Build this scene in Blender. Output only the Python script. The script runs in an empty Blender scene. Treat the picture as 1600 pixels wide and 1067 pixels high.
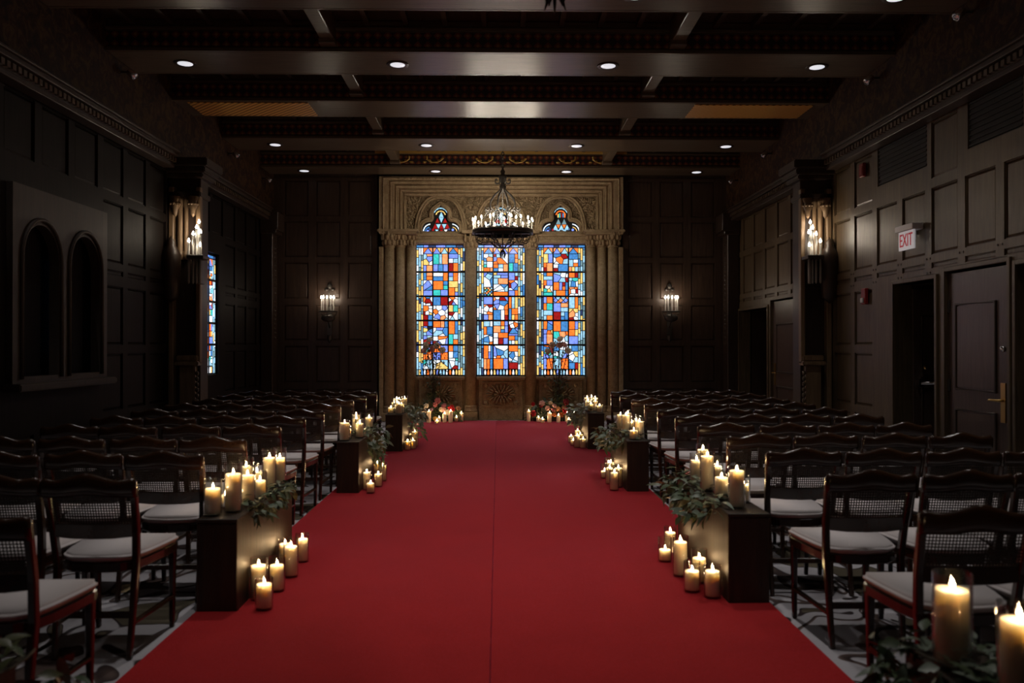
import bpy, bmesh, math, random
from mathutils import Vector, Matrix, Euler
R = math.radians
random.seed(7)
sc = bpy.context.scene
col = sc.collection

# ------------------------------------------------------------------ camera, world, exposure
H = 1.45                      # eye height; +Y runs down the aisle to the windows
F = 1300.0                    # focal length in pixels of the 1600 wide frame
cd = bpy.data.cameras.new('camera'); cam = bpy.data.objects.new('camera', cd); col.objects.link(cam)
cam.location = (0, 0, H)
cam.rotation_euler = (R(90) + 6.5 / F, 0, -22.0 / F)
cd.sensor_width = 36.0; cd.lens = F / 1600 * 36.0
cd.clip_start = 0.05; cd.clip_end = 100
cd.dof.use_dof = True; cd.dof.focus_distance = 13.5; cd.dof.aperture_fstop = 2.6
sc.camera = cam
w = bpy.data.worlds.new('world'); sc.world = w; w.use_nodes = True
w.node_tree.nodes['Background'].inputs[0].default_value = (0.5, 0.6, 0.8, 1)
w.node_tree.nodes['Background'].inputs[1].default_value = 0.02
sc.view_settings.view_transform = 'Standard'; sc.view_settings.look = 'None'
sc.view_settings.exposure = 0.0; sc.view_settings.gamma = 1.0
sc.view_settings.use_curve_mapping = False
sc.cycles.use_denoising = True
sc.cycles.max_bounces = 8; sc.cycles.transparent_max_bounces = 24
sc.cycles.sample_clamp_indirect = 3.0

# light levels (watts) used by the lamp builders below
CAN_W = 104.0        # recessed ceiling light
BULB_S = 290.0      # chandelier bulb emission
SCONCE_S = 75.0     # sconce bulb emission
FLAME_S = 235.0     # candle flame emission
PANE_S = 1.75       # stained glass lit by the day outside

RM = Euler(cam.rotation_euler).to_matrix()
def ray(px, py):
    return RM @ Vector(((px - 800) / F, (533.5 - py) / F, -1))
def at(px, py, Y):
    "the point at distance Y down the room that is seen at (px, py)"
    d = ray(px, py); t = Y / d.y
    return Vector((d.x * t, Y, H + d.z * t))
def onX(px, X):
    d = ray(px, 540); return X * d.y / d.x

# ------------------------------------------------------------------ materials
def mat(name, base, rough=0.5, metal=0.0, spec=0.5, emit=None, es=0.0):
    m = bpy.data.materials.new(name); m.use_nodes = True
    b = m.node_tree.nodes['Principled BSDF']
    b.inputs['Base Color'].default_value = (*base, 1)
    b.inputs['Roughness'].default_value = rough
    b.inputs['Metallic'].default_value = metal
    b.inputs['Specular IOR Level'].default_value = spec
    if emit:
        b.inputs['Emission Color'].default_value = (*emit, 1)
        b.inputs['Emission Strength'].default_value = es
    return m
def nd(m, t, **kw):
    n = m.node_tree.nodes.new(t)
    for k, v in kw.items(): setattr(n, k, v)
    return n
def lk(m, a, b): m.node_tree.links.new(a, b)
def bs(m): return m.node_tree.nodes['Principled BSDF']
def coords(m, scale=(1, 1, 1), kind='Object'):
    t = nd(m, 'ShaderNodeTexCoord'); mp = nd(m, 'ShaderNodeMapping')
    mp.inputs['Scale'].default_value = scale
    lk(m, t.outputs[kind], mp.inputs['Vector']); return mp.outputs['Vector']
def geo_coords(m, scale=(1, 1, 1)):
    t = nd(m, 'ShaderNodeNewGeometry'); mp = nd(m, 'ShaderNodeMapping')
    mp.inputs['Scale'].default_value = scale
    lk(m, t.outputs['Position'], mp.inputs['Vector']); return mp.outputs['Vector']
def noise(m, vec, scale, detail=4, rough=0.6, dist=0.0):
    n = nd(m, 'ShaderNodeTexNoise')
    n.inputs['Scale'].default_value = scale; n.inputs['Detail'].default_value = detail
    n.inputs['Roughness'].default_value = rough; n.inputs['Distortion'].default_value = dist
    lk(m, vec, n.inputs['Vector']); return n.outputs['Fac']
def ramp(m, fac, stops):
    r = nd(m, 'ShaderNodeValToRGB'); e = r.color_ramp.elements
    while len(e) < len(stops): e.new(0.5)
    for q, (p, c) in zip(e, stops): q.position = p; q.color = (*c, 1)
    lk(m, fac, r.inputs['Fac']); return r.outputs['Color']
def bump(m, hgt, strength=0.3, dist=0.02):
    b = nd(m, 'ShaderNodeBump'); b.inputs['Strength'].default_value = strength
    b.inputs['Distance'].default_value = dist
    lk(m, hgt, b.inputs['Height']); lk(m, b.outputs['Normal'], bs(m).inputs['Normal'])
def mix(m, fac, a, b, mode='MIX'):
    n = nd(m, 'ShaderNodeMix', data_type='RGBA', blend_type=mode)
    if isinstance(fac, float): n.inputs[0].default_value = fac
    else: lk(m, fac, n.inputs[0])
    for s, v in ((6, a), (7, b)):
        if isinstance(v, tuple): n.inputs[s].default_value = (*v, 1)
        else: lk(m, v, n.inputs[s])
    return n.outputs[2]

def wood(name, dark, light, scale=(14, 14, 1.2), rough=0.4, geo=False, bmp=0.15):
    m = mat(name, dark, rough)
    v = (geo_coords if geo else coords)(m, scale)
    f = noise(m, v, 3.0, 6, 0.65, 0.6)
    lk(m, ramp(m, f, [(0.3, dark), (0.7, light)]), bs(m).inputs['Base Color'])
    bump(m, f, bmp, 0.01); return m
M = {}
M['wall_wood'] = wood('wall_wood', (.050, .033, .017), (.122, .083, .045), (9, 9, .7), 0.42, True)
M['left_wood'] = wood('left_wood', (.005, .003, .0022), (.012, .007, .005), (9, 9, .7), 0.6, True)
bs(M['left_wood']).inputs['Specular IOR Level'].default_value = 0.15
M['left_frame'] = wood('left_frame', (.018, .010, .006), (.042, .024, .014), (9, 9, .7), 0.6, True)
M['pier_wood'] = wood('pier_wood', (.14, .085, .045), (.26, .17, .095), (9, 9, .7), 0.45, True)
M['end_wood'] = wood('end_wood', (.030, .017, .011), (.070, .041, .027), (9, 9, .7), 0.42, True)
M['beam_wood'] = wood('beam_wood', (.062, .044, .029), (.125, .090, .060), (.8, 9, 9), 0.30, True)
M['dark_wood'] = wood('dark_wood', (.022, .013, .010), (.05, .03, .02), (14, 14, 1.5), 0.4, True)
M['door_wood'] = wood('door_wood', (.045, .027, .021), (.095, .06, .047), (18, 18, 1.0), 0.32, True)
M['chair_wood'] = wood('chair_wood', (.020, .008, .004), (.046, .019, .008), (2.5, 2.5, 2.5), 0.22, False, 0.0)
bs(M['chair_wood']).inputs['Coat Weight'].default_value = 0.4; bs(M['chair_wood']).inputs['Coat Roughness'].default_value = 0.16
M['box_wood'] = wood('box_wood', (.008, .005, .0035), (.040, .021, .009), (8, 8, .8), 0.55, True)
M['ceiling_dark'] = wood('ceiling_dark', (.02, .012, .008), (.055, .032, .018), (12, 2, 12), 0.55, True)

def m_stone(name, carve=0.0):
    m = mat(name, (.33, .25, .16), 0.75)
    v = geo_coords(m)
    a = noise(m, v, 9, 6, 0.7); b = noise(m, v, 70, 3, 0.6)
    c = ramp(m, a, [(0.3, (.27, .19, .105)), (0.55, (.42, .315, .185)), (0.8, (.52, .40, .25))])
    d = ramp(m, b, [(0.35, (.55, .52, .48)), (0.6, (1, 1, 1))])
    lk(m, mix(m, 0.8, c, d, 'MULTIPLY'), bs(m).inputs['Base Color'])
    if carve:
        vo = nd(m, 'ShaderNodeTexVoronoi', feature='SMOOTH_F1'); vo.inputs['Scale'].default_value = 16
        dv = nd(m, 'ShaderNodeVectorMath', operation='ADD'); nz = nd(m, 'ShaderNodeTexNoise')
        nz.inputs['Scale'].default_value = 7
        lk(m, v, nz.inputs['Vector']); lk(m, v, dv.inputs[0]); lk(m, nz.outputs['Color'], dv.inputs[1])
        lk(m, dv.outputs[0], vo.inputs['Vector']); bump(m, vo.outputs['Distance'], carve, 0.08)
    else: bump(m, b, 0.25, 0.01)
    return m
M['stone'] = m_stone('stone'); M['carved'] = m_stone('carved_stone', 1.0)

# red runner: dense pile; violet sheen tint paints in the blue window light
m = mat('red_carpet', (.40, .020, .028), 0.95, spec=0.1); M['red'] = m
v = geo_coords(m); f = noise(m, v, 260, 2, 0.5); g = noise(m, v, 3.0, 5, 0.6)
c = ramp(m, f, [(0.3, (.30, .014, .015)), (0.75, (.54, .029, .031))])
lk(m, mix(m, 0.35, c, ramp(m, g, [(0.3, (.65, .65, .65)), (0.7, (1, 1, 1))]), 'MULTIPLY'), bs(m).inputs['Base Color'])
bs(m).inputs['Sheen Weight'].default_value = 1.0; bs(m).inputs['Sheen Tint'].default_value = (.95, .30, .80, 1)
bs(m).inputs['Sheen Roughness'].default_value = 0.2
bump(m, f, 0.5, 0.004)

# patterned floor carpet: pale ground, olive sweeps, dark outlines, tan discs
m = mat('patterned_carpet', (.4, .4, .4), 0.95, spec=0.1); M['floor'] = m
v = geo_coords(m, (1.0, 0.6, 1))
n1 = noise(m, v, 2.1, 1, 0.4, 1.4); n2 = noise(m, v, 0.9, 0, 0.4, 2.0)
PALE, OLIVE, DARK, TAN = (.43, .42, .45), (.10, .085, .06), (.035, .025, .025), (.34, .26, .15)
c = ramp(m, n1, [(0.0, OLIVE), (0.38, OLIVE), (0.385, DARK), (0.40, DARK), (0.405, PALE), (0.55, PALE), (0.555, DARK), (0.60, (.12, .085, .075)), (0.605, PALE)])
vo = nd(m, 'ShaderNodeTexVoronoi'); vo.inputs['Scale'].default_value = 2.6; lk(m, v, vo.inputs['Vector'])
disc = ramp(m, vo.outputs['Distance'], [(0.0, (1, 1, 1)), (0.20, (1, 1, 1)), (0.205, (0, 0, 0))])
rim = ramp(m, vo.outputs['Distance'], [(0.0, TAN), (0.17, TAN), (0.175, DARK)])
gate = ramp(m, n2, [(0.55, (0, 0, 0)), (0.56, (1, 1, 1))])
c = mix(m, mix(m, 1.0, disc, gate, 'MULTIPLY'), c, rim)
wv = nd(m, 'ShaderNodeTexWave', bands_direction='Y'); wv.inputs['Scale'].default_value = 18; wv.inputs['Distortion'].default_value = 2.5
wv.inputs['Detail'].default_value = 2; lk(m, geo_coords(m), wv.inputs['Vector'])
c = mix(m, 0.5, c, ramp(m, wv.outputs['Fac'], [(0.2, (.55, .55, .57)), (0.5, (1, 1, 1))]), 'MULTIPLY')
lk(m, c, bs(m).inputs['Base Color'])

M['cushion'] = mat('cushion_fabric', (.60, .56, .565), 0.9, spec=0.2)
m = M['cushion']; bump(m, noise(m, coords(m), 300, 2), 0.2, 0.003)
M['cane'] = mat('cane', (.028, .018, .010), 0.5)
m = mat('candle_wax', (.88, .77, .60), 0.45); M['wax'] = m
bs(m).inputs['Subsurface Weight'].default_value = 0.85
bs(m).inputs['Subsurface Radius'].default_value = (1.0, 1.0, 1.0); bs(m).inputs['Subsurface Scale'].default_value = 0.035
M['wick'] = mat('wick', (.02, .015, .01), 0.9)
M['flame'] = mat('flame', (0, 0, 0), 1, emit=(1.0, .64, .32), es=FLAME_S)
def m_glass(name, tint=(1, 1, 1), ior=1.45):
    m = bpy.data.materials.new(name); m.use_nodes = True; nt = m.node_tree; nt.nodes.clear()
    o = nt.nodes.new('ShaderNodeOutputMaterial'); mx = nt.nodes.new('ShaderNodeMixShader')
    t = nt.nodes.new('ShaderNodeBsdfTransparent'); t.inputs[0].default_value = (*tint, 1)
    g = nt.nodes.new('ShaderNodeBsdfGlossy'); g.inputs['Roughness'].default_value = 0.03
    lw = nt.nodes.new('ShaderNodeLayerWeight'); lw.inputs[0].default_value = 0.5
    pw = nt.nodes.new('ShaderNodeMath'); pw.operation = 'POWER'; pw.inputs[1].default_value = 2.6
    fr = nt.nodes.new('ShaderNodeMath'); fr.operation = 'MULTIPLY_ADD'; fr.inputs[1].default_value = 0.8; fr.inputs[2].default_value = 0.085
    nt.links.new(lw.outputs['Facing'], pw.inputs[0]); nt.links.new(pw.outputs[0], fr.inputs[0])
    nt.links.new(fr.outputs[0], mx.inputs[0]); nt.links.new(t.outputs[0], mx.inputs[1]); nt.links.new(g.outputs[0], mx.inputs[2])
    nt.links.new(mx.outputs[0], o.inputs[0]); return m
M['glass'] = m_glass('clear_glass', (.96, .97, .96))
M['iron'] = mat('black_iron', (.075, .068, .06), 0.36, 0.45)
M['brass'] = mat('brass', (.62, .42, .16), 0.3, 1.0)
M['chrome'] = mat('chrome', (.7, .7, .72), 0.2, 1.0)
M['tube'] = mat('candle_tube', (.30, .28, .25), 0.6)
M['bulb'] = mat('bulb', (.9, .9, .9), 0.3, emit=(1.0, .86, .68), es=BULB_S)
M['dimbulb'] = mat('dimmed_bulb', (.9, .9, .9), 0.3, emit=(1.0, .86, .68), es=BULB_S * .2)
M['sbulb'] = mat('sconce_bulb', (.9, .9, .9), 0.3, emit=(1.0, .85, .66), es=SCONCE_S)
M['lens'] = mat('lamp_lens', (.9, .9, .9), 0.4, emit=(.92, .93, 1.0), es=0.75)
M['black'] = mat('lead', (.006, .006, .008), 0.5)
M['curtain'] = mat('curtain', (.012, .009, .012), 0.9)
M['white'] = mat('white_plastic', (.62, .60, .60), 0.45)
M['signface'] = mat('sign_face', (.75, .72, .74), 0.4, emit=(.9, .85, .88), es=0.22)
M['signred'] = mat('sign_red', (.55, .01, .03), 0.5, emit=(.7, .01, .04), es=0.15)
M['alarm'] = mat('alarm_red', (.22, .012, .012), 0.4)
M['daylight'] = mat('daylight_gap', (.02, .03, .05), 0.3, emit=(.16, .25, .55), es=0.5)
M['stem'] = mat('stem', (.05, .04, .02), 0.7)
M['vent'] = mat('vent_metal', (.010, .010, .011), 0.7)
def leafmat(n, a, b):
    m = mat(n, a, 0.42); lk(m, ramp(m, noise(m, coords(m), 30, 2), [(0.3, a), (0.7, b)]), bs(m).inputs['Base Color']); return m
M['leaf0'] = leafmat('leaf_dark', (.042, .066, .034), (.085, .12, .062))
M['leaf1'] = leafmat('leaf_sage', (.11, .15, .11), (.20, .24, .185))
M['leaf2'] = leafmat('leaf_olive', (.05, .058, .022), (.10, .105, .045))
for n, c in dict(red=(.50, .012, .02), wine=(.20, .008, .02), pink=(.80, .46, .42), rose=(.50, .16, .18), peach=(.70, .35, .17), cream=(.88, .78, .62), orange=(.65, .20, .06), gold=(.65, .42, .12), lilac=(.42, .26, .34)).items():
    m = M['bloom_' + n] = mat('bloom_' + n, c, 0.7)
    tr = nd(m, 'ShaderNodeBsdfTranslucent'); tr.inputs[0].default_value = (*c, 1); ms = nd(m, 'ShaderNodeMixShader'); ms.inputs[0].default_value = 0.2
    lk(m, bs(m).outputs[0], ms.inputs[1]); lk(m, tr.outputs[0], ms.inputs[2]); lk(m, ms.outputs[0], m.node_tree.nodes['Material Output'].inputs[0])

# painted ceiling timber: red and gold diamonds on dark ground
m = mat('painted_diamonds', (.02, .01, .01), 0.5); M['diamond'] = m
v = geo_coords(m, (9, 0.0, 9)); ck = nd(m, 'ShaderNodeTexVoronoi', distance='MANHATTAN'); ck.inputs['Scale'].default_value = 1.0
ck.inputs['Randomness'].default_value = 0.0; lk(m, v, ck.inputs['Vector'])
lk(m, ramp(m, ck.outputs['Distance'], [(0.0, (.22, .13, .03)), (0.16, (.22, .13, .03)), (0.2, (.13, .02, .012)), (0.42, (.13, .02, .012)), (0.46, (.015, .010, .010))]), bs(m).inputs['Base Color'])
m = mat('painted_frieze', (.03, .015, .01), 0.6, spec=0.2); M['frieze'] = m
v = geo_coords(m, (3, 3, 3)); a = noise(m, v, 2.2, 5, 0.65, 1.5)
lk(m, ramp(m, a, [(0.35, (.007, .004, .004)), (0.5, (.034, .012, .007)), (0.62, (.075, .042, .014)), (0.75, (.014, .008, .006))]), bs(m).inputs['Base Color'])
m = mat('gilded_rope', (.35, .2, .05), 0.4); M['gilt'] = m
v = geo_coords(m); wv = nd(m, 'ShaderNodeTexWave', bands_direction='DIAGONAL'); wv.inputs['Scale'].default_value = 7; lk(m, v, wv.inputs['Vector'])
lk(m, ramp(m, wv.outputs['Fac'], [(0.2, (.26, .12, .025)), (0.6, (.80, .45, .11))]), bs(m).inputs['Base Color'])  # gold lightened to stand for the sconces' orange light
M['gold_paint'] = mat('gold_paint', (.42, .25, .06), 0.45)

GC = dict(O=(1.0, .17, .025), R=(.25, .008, .008), B=(.17, .25, .80), S=(.05, .19, .46), T=(.04, .46, .42), L=(.27, .50, .66),
          W=(.76, .82, .90), Y=(.78, .50, .15), P=(1.0, .29, .11), K=(.012, .010, .016), N=(.025, .04, .10), G=(.13, .22, .25))
for k, c in GC.items():
    m = mat('stained_glass_' + {'O': 'orange', 'R': 'ruby', 'B': 'periwinkle', 'S': 'steel_blue', 'T': 'teal', 'L': 'pale_blue', 'W': 'white', 'Y': 'amber', 'P': 'peach', 'K': 'black', 'N': 'navy', 'G': 'grey_blue'}[k], tuple(q * .25 for q in c), 0.25)
    f = noise(m, geo_coords(m), 22, 4, 0.6)
    dk = tuple(q * .55 for q in c)
    lk(m, ramp(m, f, [(0.28, dk), (0.6, c)]), bs(m).inputs['Emission Color'])
    bs(m).inputs['Emission Strength'].default_value = PANE_S
    M['g' + k] = m

# ------------------------------------------------------------------ mesh helpers
class MB:
    def __init__(s): s.v = []; s.f = []; s.sm = []
    def add(s, vs, fs, smooth=False, mtx=None):
        o = len(s.v)
        s.v += [tuple(mtx @ Vector(p)) if mtx else tuple(p) for p in vs]
        s.f += [tuple(o + i for i in f) for f in fs]; s.sm += [smooth] * len(fs); return s
    def box(s, x0, x1, y0, y1, z0, z1, mtx=None):
        vs = [(x, y, z) for x in (x0, x1) for y in (y0, y1) for z in (z0, z1)]
        return s.add(vs, [(0, 1, 3, 2), (4, 6, 7, 5), (0, 4, 5, 1), (2, 3, 7, 6), (0, 2, 6, 4), (1, 5, 7, 3)], False, mtx)
    def lathe(s, prof, n=16, c=(0, 0, 0), smooth=True, mtx=None):
        vs = []; fs = []
        for r, z in prof:
            for i in range(n):
                a = 2 * math.pi * i / n; vs.append((c[0] + r * math.cos(a), c[1] + r * math.sin(a), c[2] + z))
        for k in range(len(prof) - 1):
            for i in range(n):
                j = (i + 1) % n; fs.append((k * n + i, k * n + j, (k + 1) * n + j, (k + 1) * n + i))
        if prof[0][0] > 1e-6: fs.append(tuple(range(n - 1, -1, -1)))
        if prof[-1][0] > 1e-6: fs.append(tuple((len(prof) - 1) * n + i for i in range(n)))
        return s.add(vs, fs, smooth, mtx)
    def tube(s, pts, r, n=8, sq=None, smooth=True, closed=False, mtx=None):
        "sweep along pts; r number or list; sq=(a,b) gives a rectangular section"
        P = [Vector(p) for p in pts]; L = len(P); vs = []; fs = []; up = Vector((0, 0, 1)); prev = None
        for k in range(L):
            if closed: d = P[(k + 1) % L] - P[k - 1]
            else: d = P[min(k + 1, L - 1)] - P[max(k - 1, 0)]
            d.normalize()
            if prev is None:
                ref = Vector((1, 0, 0)) if abs(d.z) > .9 else up
                u = (ref - d * ref.dot(d)).normalized()
            else: u = (prev - d * prev.dot(d)).normalized()
            prev = u; q = d.cross(u); rr = r[k] if isinstance(r, (list, tuple)) else r
            if sq:
                sc_ = rr
                for a, b in ((-1, -1), (1, -1), (1, 1), (-1, 1)): vs.append(P[k] + u * a * sq[0] * sc_ / 2 + q * b * sq[1] * sc_ / 2)
            else:
                for i in range(n):
                    t = 2 * math.pi * i / n; vs.append(P[k] + u * math.cos(t) * rr + q * math.sin(t) * rr)
        m = 4 if sq else n
        for k in range(L if closed else L - 1):
            k2 = (k + 1) % L
            for i in range(m):
                j = (i + 1) % m; fs.append((k * m + i, k * m + j, k2 * m + j, k2 * m + i))
        if not closed:
            fs.append(tuple(range(m - 1, -1, -1))); fs.append(tuple((L - 1) * m + i for i in range(m)))
        return s.add(vs, fs, smooth and not sq, mtx)
    def prism(s, poly, y0, y1, mtx=None):
        "polygon in the XZ plane pushed from y0 to y1"
        n = len(poly); vs = [(x, y0, z) for x, z in poly] + [(x, y1, z) for x, z in poly]
        fs = [tuple(range(n)), tuple(range(2 * n - 1, n - 1, -1))] + [(i, i + n, (i + 1) % n + n, (i + 1) % n) for i in range(n)]
        return s.add(vs, fs, False, mtx)
    def slab(s, poly, z0, z1, mtx=None):
        n = len(poly); vs = [(x, y, z0) for x, y in poly] + [(x, y, z1) for x, y in poly]
        fs = [tuple(range(n - 1, -1, -1)), tuple(range(n, 2 * n))] + [(i, (i + 1) % n, (i + 1) % n + n, i + n) for i in range(n)]
        return s.add(vs, fs, False, mtx)
    def ball(s, c, r, n=8, k=5, sx=1, sy=1, sz=1, mtx=None):
        prof = [(math.sin(math.pi * i / k) * r, -math.cos(math.pi * i / k) * r) for i in range(k + 1)]
        mm = Matrix.Translation(c) @ Matrix.Diagonal((sx, sy, sz, 1))
        return s.lathe([(max(a, 0), b) for a, b in prof], n, (0, 0, 0), True, (mtx @ mm) if mtx else mm)
    def mesh(s, name, bevel=0, seg=1):
        me = bpy.data.meshes.new(name); me.from_pydata(s.v, [], s.f)
        me.polygons.foreach_set('use_smooth', s.sm)
        bm = bmesh.new(); bm.from_mesh(me); bmesh.ops.remove_doubles(bm, verts=bm.verts, dist=1e-6)
        bmesh.ops.recalc_face_normals(bm, faces=bm.faces)
        if bevel:
            ed = [e for e in bm.edges if e.is_manifold and e.calc_face_angle(0) > 0.6]
            bmesh.ops.bevel(bm, geom=ed, offset=bevel, segments=seg, affect='EDGES', clamp_overlap=True)
        bm.to_mesh(me); bm.free(); return me
def link(name, me, material, parent=None, loc=None):
    o = bpy.data.objects.new(name, me); col.objects.link(o)
    if material is not None and me is not None and not me.materials: me.materials.append(material)
    if parent is not None: o.parent = parent
    if loc is not None: o.location = loc
    return o
def obj(name, mb, material, parent=None, bevel=0, seg=1, loc=None): return link(name, mb.mesh(name, bevel, seg), material, parent, loc)
def tag(o, label=None, cat=None, group=None, kind=None):
    if label: o['label'] = label
    if cat: o['category'] = cat
    if group: o['group'] = group
    if kind: o['kind'] = kind
    return o
def empty(name, loc=(0, 0, 0), rz=0.0):
    o = bpy.data.objects.new(name, None); col.objects.link(o); o.location = loc; o.rotation_euler = (0, 0, rz)
    o.empty_display_size = .1; return o
def copy_tree(o, parent=None):
    c = o.copy(); col.objects.link(c)
    if parent is not None: c.parent = parent
    for ch in list(o.children): copy_tree(ch, c)
    return c
def shape2d(name, outline, holes, depth):
    "flat shape with holes, standing in the XZ plane, its front at y=0, thickness depth"
    cu = bpy.data.curves.new(name, 'CURVE'); cu.dimensions = '2D'; cu.fill_mode = 'BOTH'; cu.extrude = depth / 2
    for lp in [outline] + holes:
        sp = cu.splines.new('POLY'); sp.points.add(len(lp) - 1); sp.use_cyclic_u = True
        for p, (x, z) in zip(sp.points, lp): p.co = (x, z, 0, 1)
    t = bpy.data.objects.new(name, cu); col.objects.link(t)
    me = bpy.data.meshes.new_from_object(t.evaluated_get(bpy.context.evaluated_depsgraph_get()))
    bpy.data.objects.remove(t); bpy.data.curves.remove(cu)
    me.transform(Matrix.Translation((0, depth / 2, 0)) @ Matrix.Rotation(R(90), 4, 'X')); me.name = name; return me
def text_mesh(name, s, size, depth):
    cu = bpy.data.curves.new(name, 'FONT'); cu.body = s; cu.size = size; cu.extrude = depth / 2; cu.align_x = 'CENTER'; cu.align_y = 'CENTER'
    t = bpy.data.objects.new(name, cu); col.objects.link(t)
    me = bpy.data.meshes.new_from_object(t.evaluated_get(bpy.context.evaluated_depsgraph_get()))
    bpy.data.objects.remove(t); bpy.data.curves.remove(cu)
    me.transform(Matrix.Rotation(R(90), 4, 'X')); return me
def clip(poly, nx, nz, c):
    "keep the side nx*x+nz*z <= c"
    out = []
    for i in range(len(poly)):
        a, b = poly[i - 1], poly[i]; da = nx * a[0] + nz * a[1] - c; db = nx * b[0] + nz * b[1] - c
        if (da <= 0) != (db <= 0):
            t = da / (da - db); out.append((a[0] + (b[0] - a[0]) * t, a[1] + (b[1] - a[1]) * t))
        if db <= 0: out.append(b)
    return out
def inset(poly, d):
    area = sum(poly[i - 1][0] * poly[i][1] - poly[i][0] * poly[i - 1][1] for i in range(len(poly)))
    if area < 0: poly = poly[::-1]
    q = list(poly)
    for i in range(len(poly)):
        a, b = poly[i - 1], poly[i]; ex, ez = b[0] - a[0], b[1] - a[1]; L = math.hypot(ex, ez)
        if L < 1e-6: continue
        nx, nz = ez / L, -ex / L
        q = clip(q, nx, nz, nx * a[0] + nz * a[1] - d)
        if len(q) < 3: return None
    return q

# ------------------------------------------------------------------ room shell
XR, XL, YE, YB = 4.57, -4.45, 16.10, -2.6      # wall faces
XC = 0.06                                     # room axis
ZC, ZB = 5.06, 4.70                           # ceiling, beam soffit
FRX, FLX = 4.44, -4.32                        # painted friezes
tag(obj('floor', MB().box(XL - .9, XR + 1.6, YB, YE + .6, -.1, 0), M['floor']), 'floor covered in pale carpet with olive sweeps and tan discs', 'floor', kind='structure')
tag(obj('ceiling', MB().box(XL - .4, XR + .4, YB, YE + .6, ZC, ZC + .1), M['ceiling_dark']), 'dark boarded ceiling between the heavy beams', 'ceiling', kind='structure')
tag(obj('wall_back', MB().box(XL - .4, XR + .4, YB - .1, YB, 0, ZC), M['end_wood']), 'dark wall behind the seating', 'wall', kind='structure')

_pc = {}
def panel_mesh(wd, ht):
    k = (round(wd, 3), round(ht, 3))
    if k not in _pc:
        # raised field with a sloped edge inside a thin bead; lies in XZ, front towards -Y
        b = min(.035, wd * .2, ht * .25); x, z = wd / 2, ht / 2; mb = MB()
        loops = [(x, z, 0), (x, z, -.016), (x - .012, z - .012, -.018), (x - .014, z - .014, -.002), (x - b, z - b, -.014)]
        vs = []
        for a, c, y in loops: vs += [(-a, y, -c), (a, y, -c), (a, y, c), (-a, y, c)]
        fs = [(4 * k2 + i, 4 * k2 + (i + 1) % 4, 4 * k2 + 4 + (i + 1) % 4, 4 * k2 + 4 + i) for k2 in range(4) for i in range(4)] + [(16, 17, 18, 19)]
        _pc[k] = mb.add(vs, fs).mesh('wall_panel')
    return _pc[k]
def panel(parent, material, cx, cy, cz, wd, ht, rz):
    o = link('panel', panel_mesh(wd, ht), None, parent, (cx, cy, cz)); o.rotation_euler = (0, 0, rz)
    if not o.data.materials: o.data.materials.append(material)
    o.material_slots[0].link = 'OBJECT'; o.material_slots[0].material = material
    return o

# ---- end wall (wood) : three columns by six rows of panels on each side of the stone
wall_end = tag(obj('wall_end', MB().box(XL - .4, -2.33, YE + .03, YE + .5, 0, ZC).box(2.42, XR + .4, YE + .03, YE + .5, 0, ZC).box(-2.33, 2.42, YE + .45, YE + .6, 0, ZC), M['end_wood']), 'dark panelled end wall flanking the stone window surround', 'wall', kind='structure')
rows = [(.16, .62), (.74, 1.45), (1.55, 2.235), (2.35, 3.06), (3.15, 3.85), (3.94, 4.64)]
for sgn, cols_ in ((-1, [(-4.12, -3.65), (-3.51, -3.04), (-2.90, -2.43)]), (1, [(2.53, 3.00), (3.14, 3.61), (3.75, 4.22)])):
    x0, x1 = (XL, -2.33) if sgn < 0 else (2.42, XR)
    fr = MB(); edges = [x0] + [q for c in cols_ for q in c] + [x1]
    for i in range(0, len(edges), 2): fr.box(edges[i], edges[i + 1], YE, YE + .03, 0, ZB)
    zed = [0] + [q for r_ in rows for q in r_] + [ZB]
    for c in cols_:
        for i in range(0, len(zed), 2): fr.box(c[0], c[1], YE, YE + .03, zed[i], zed[i + 1])
    obj('panel_frame', fr, M['end_wood'], wall_end)
    for c in cols_:
        for r_ in rows: panel(wall_end, M['end_wood'], (c[0] + c[1]) / 2, YE + .03, (r_[0] + r_[1]) / 2, c[1] - c[0], r_[1] - r_[0], 0)

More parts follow.
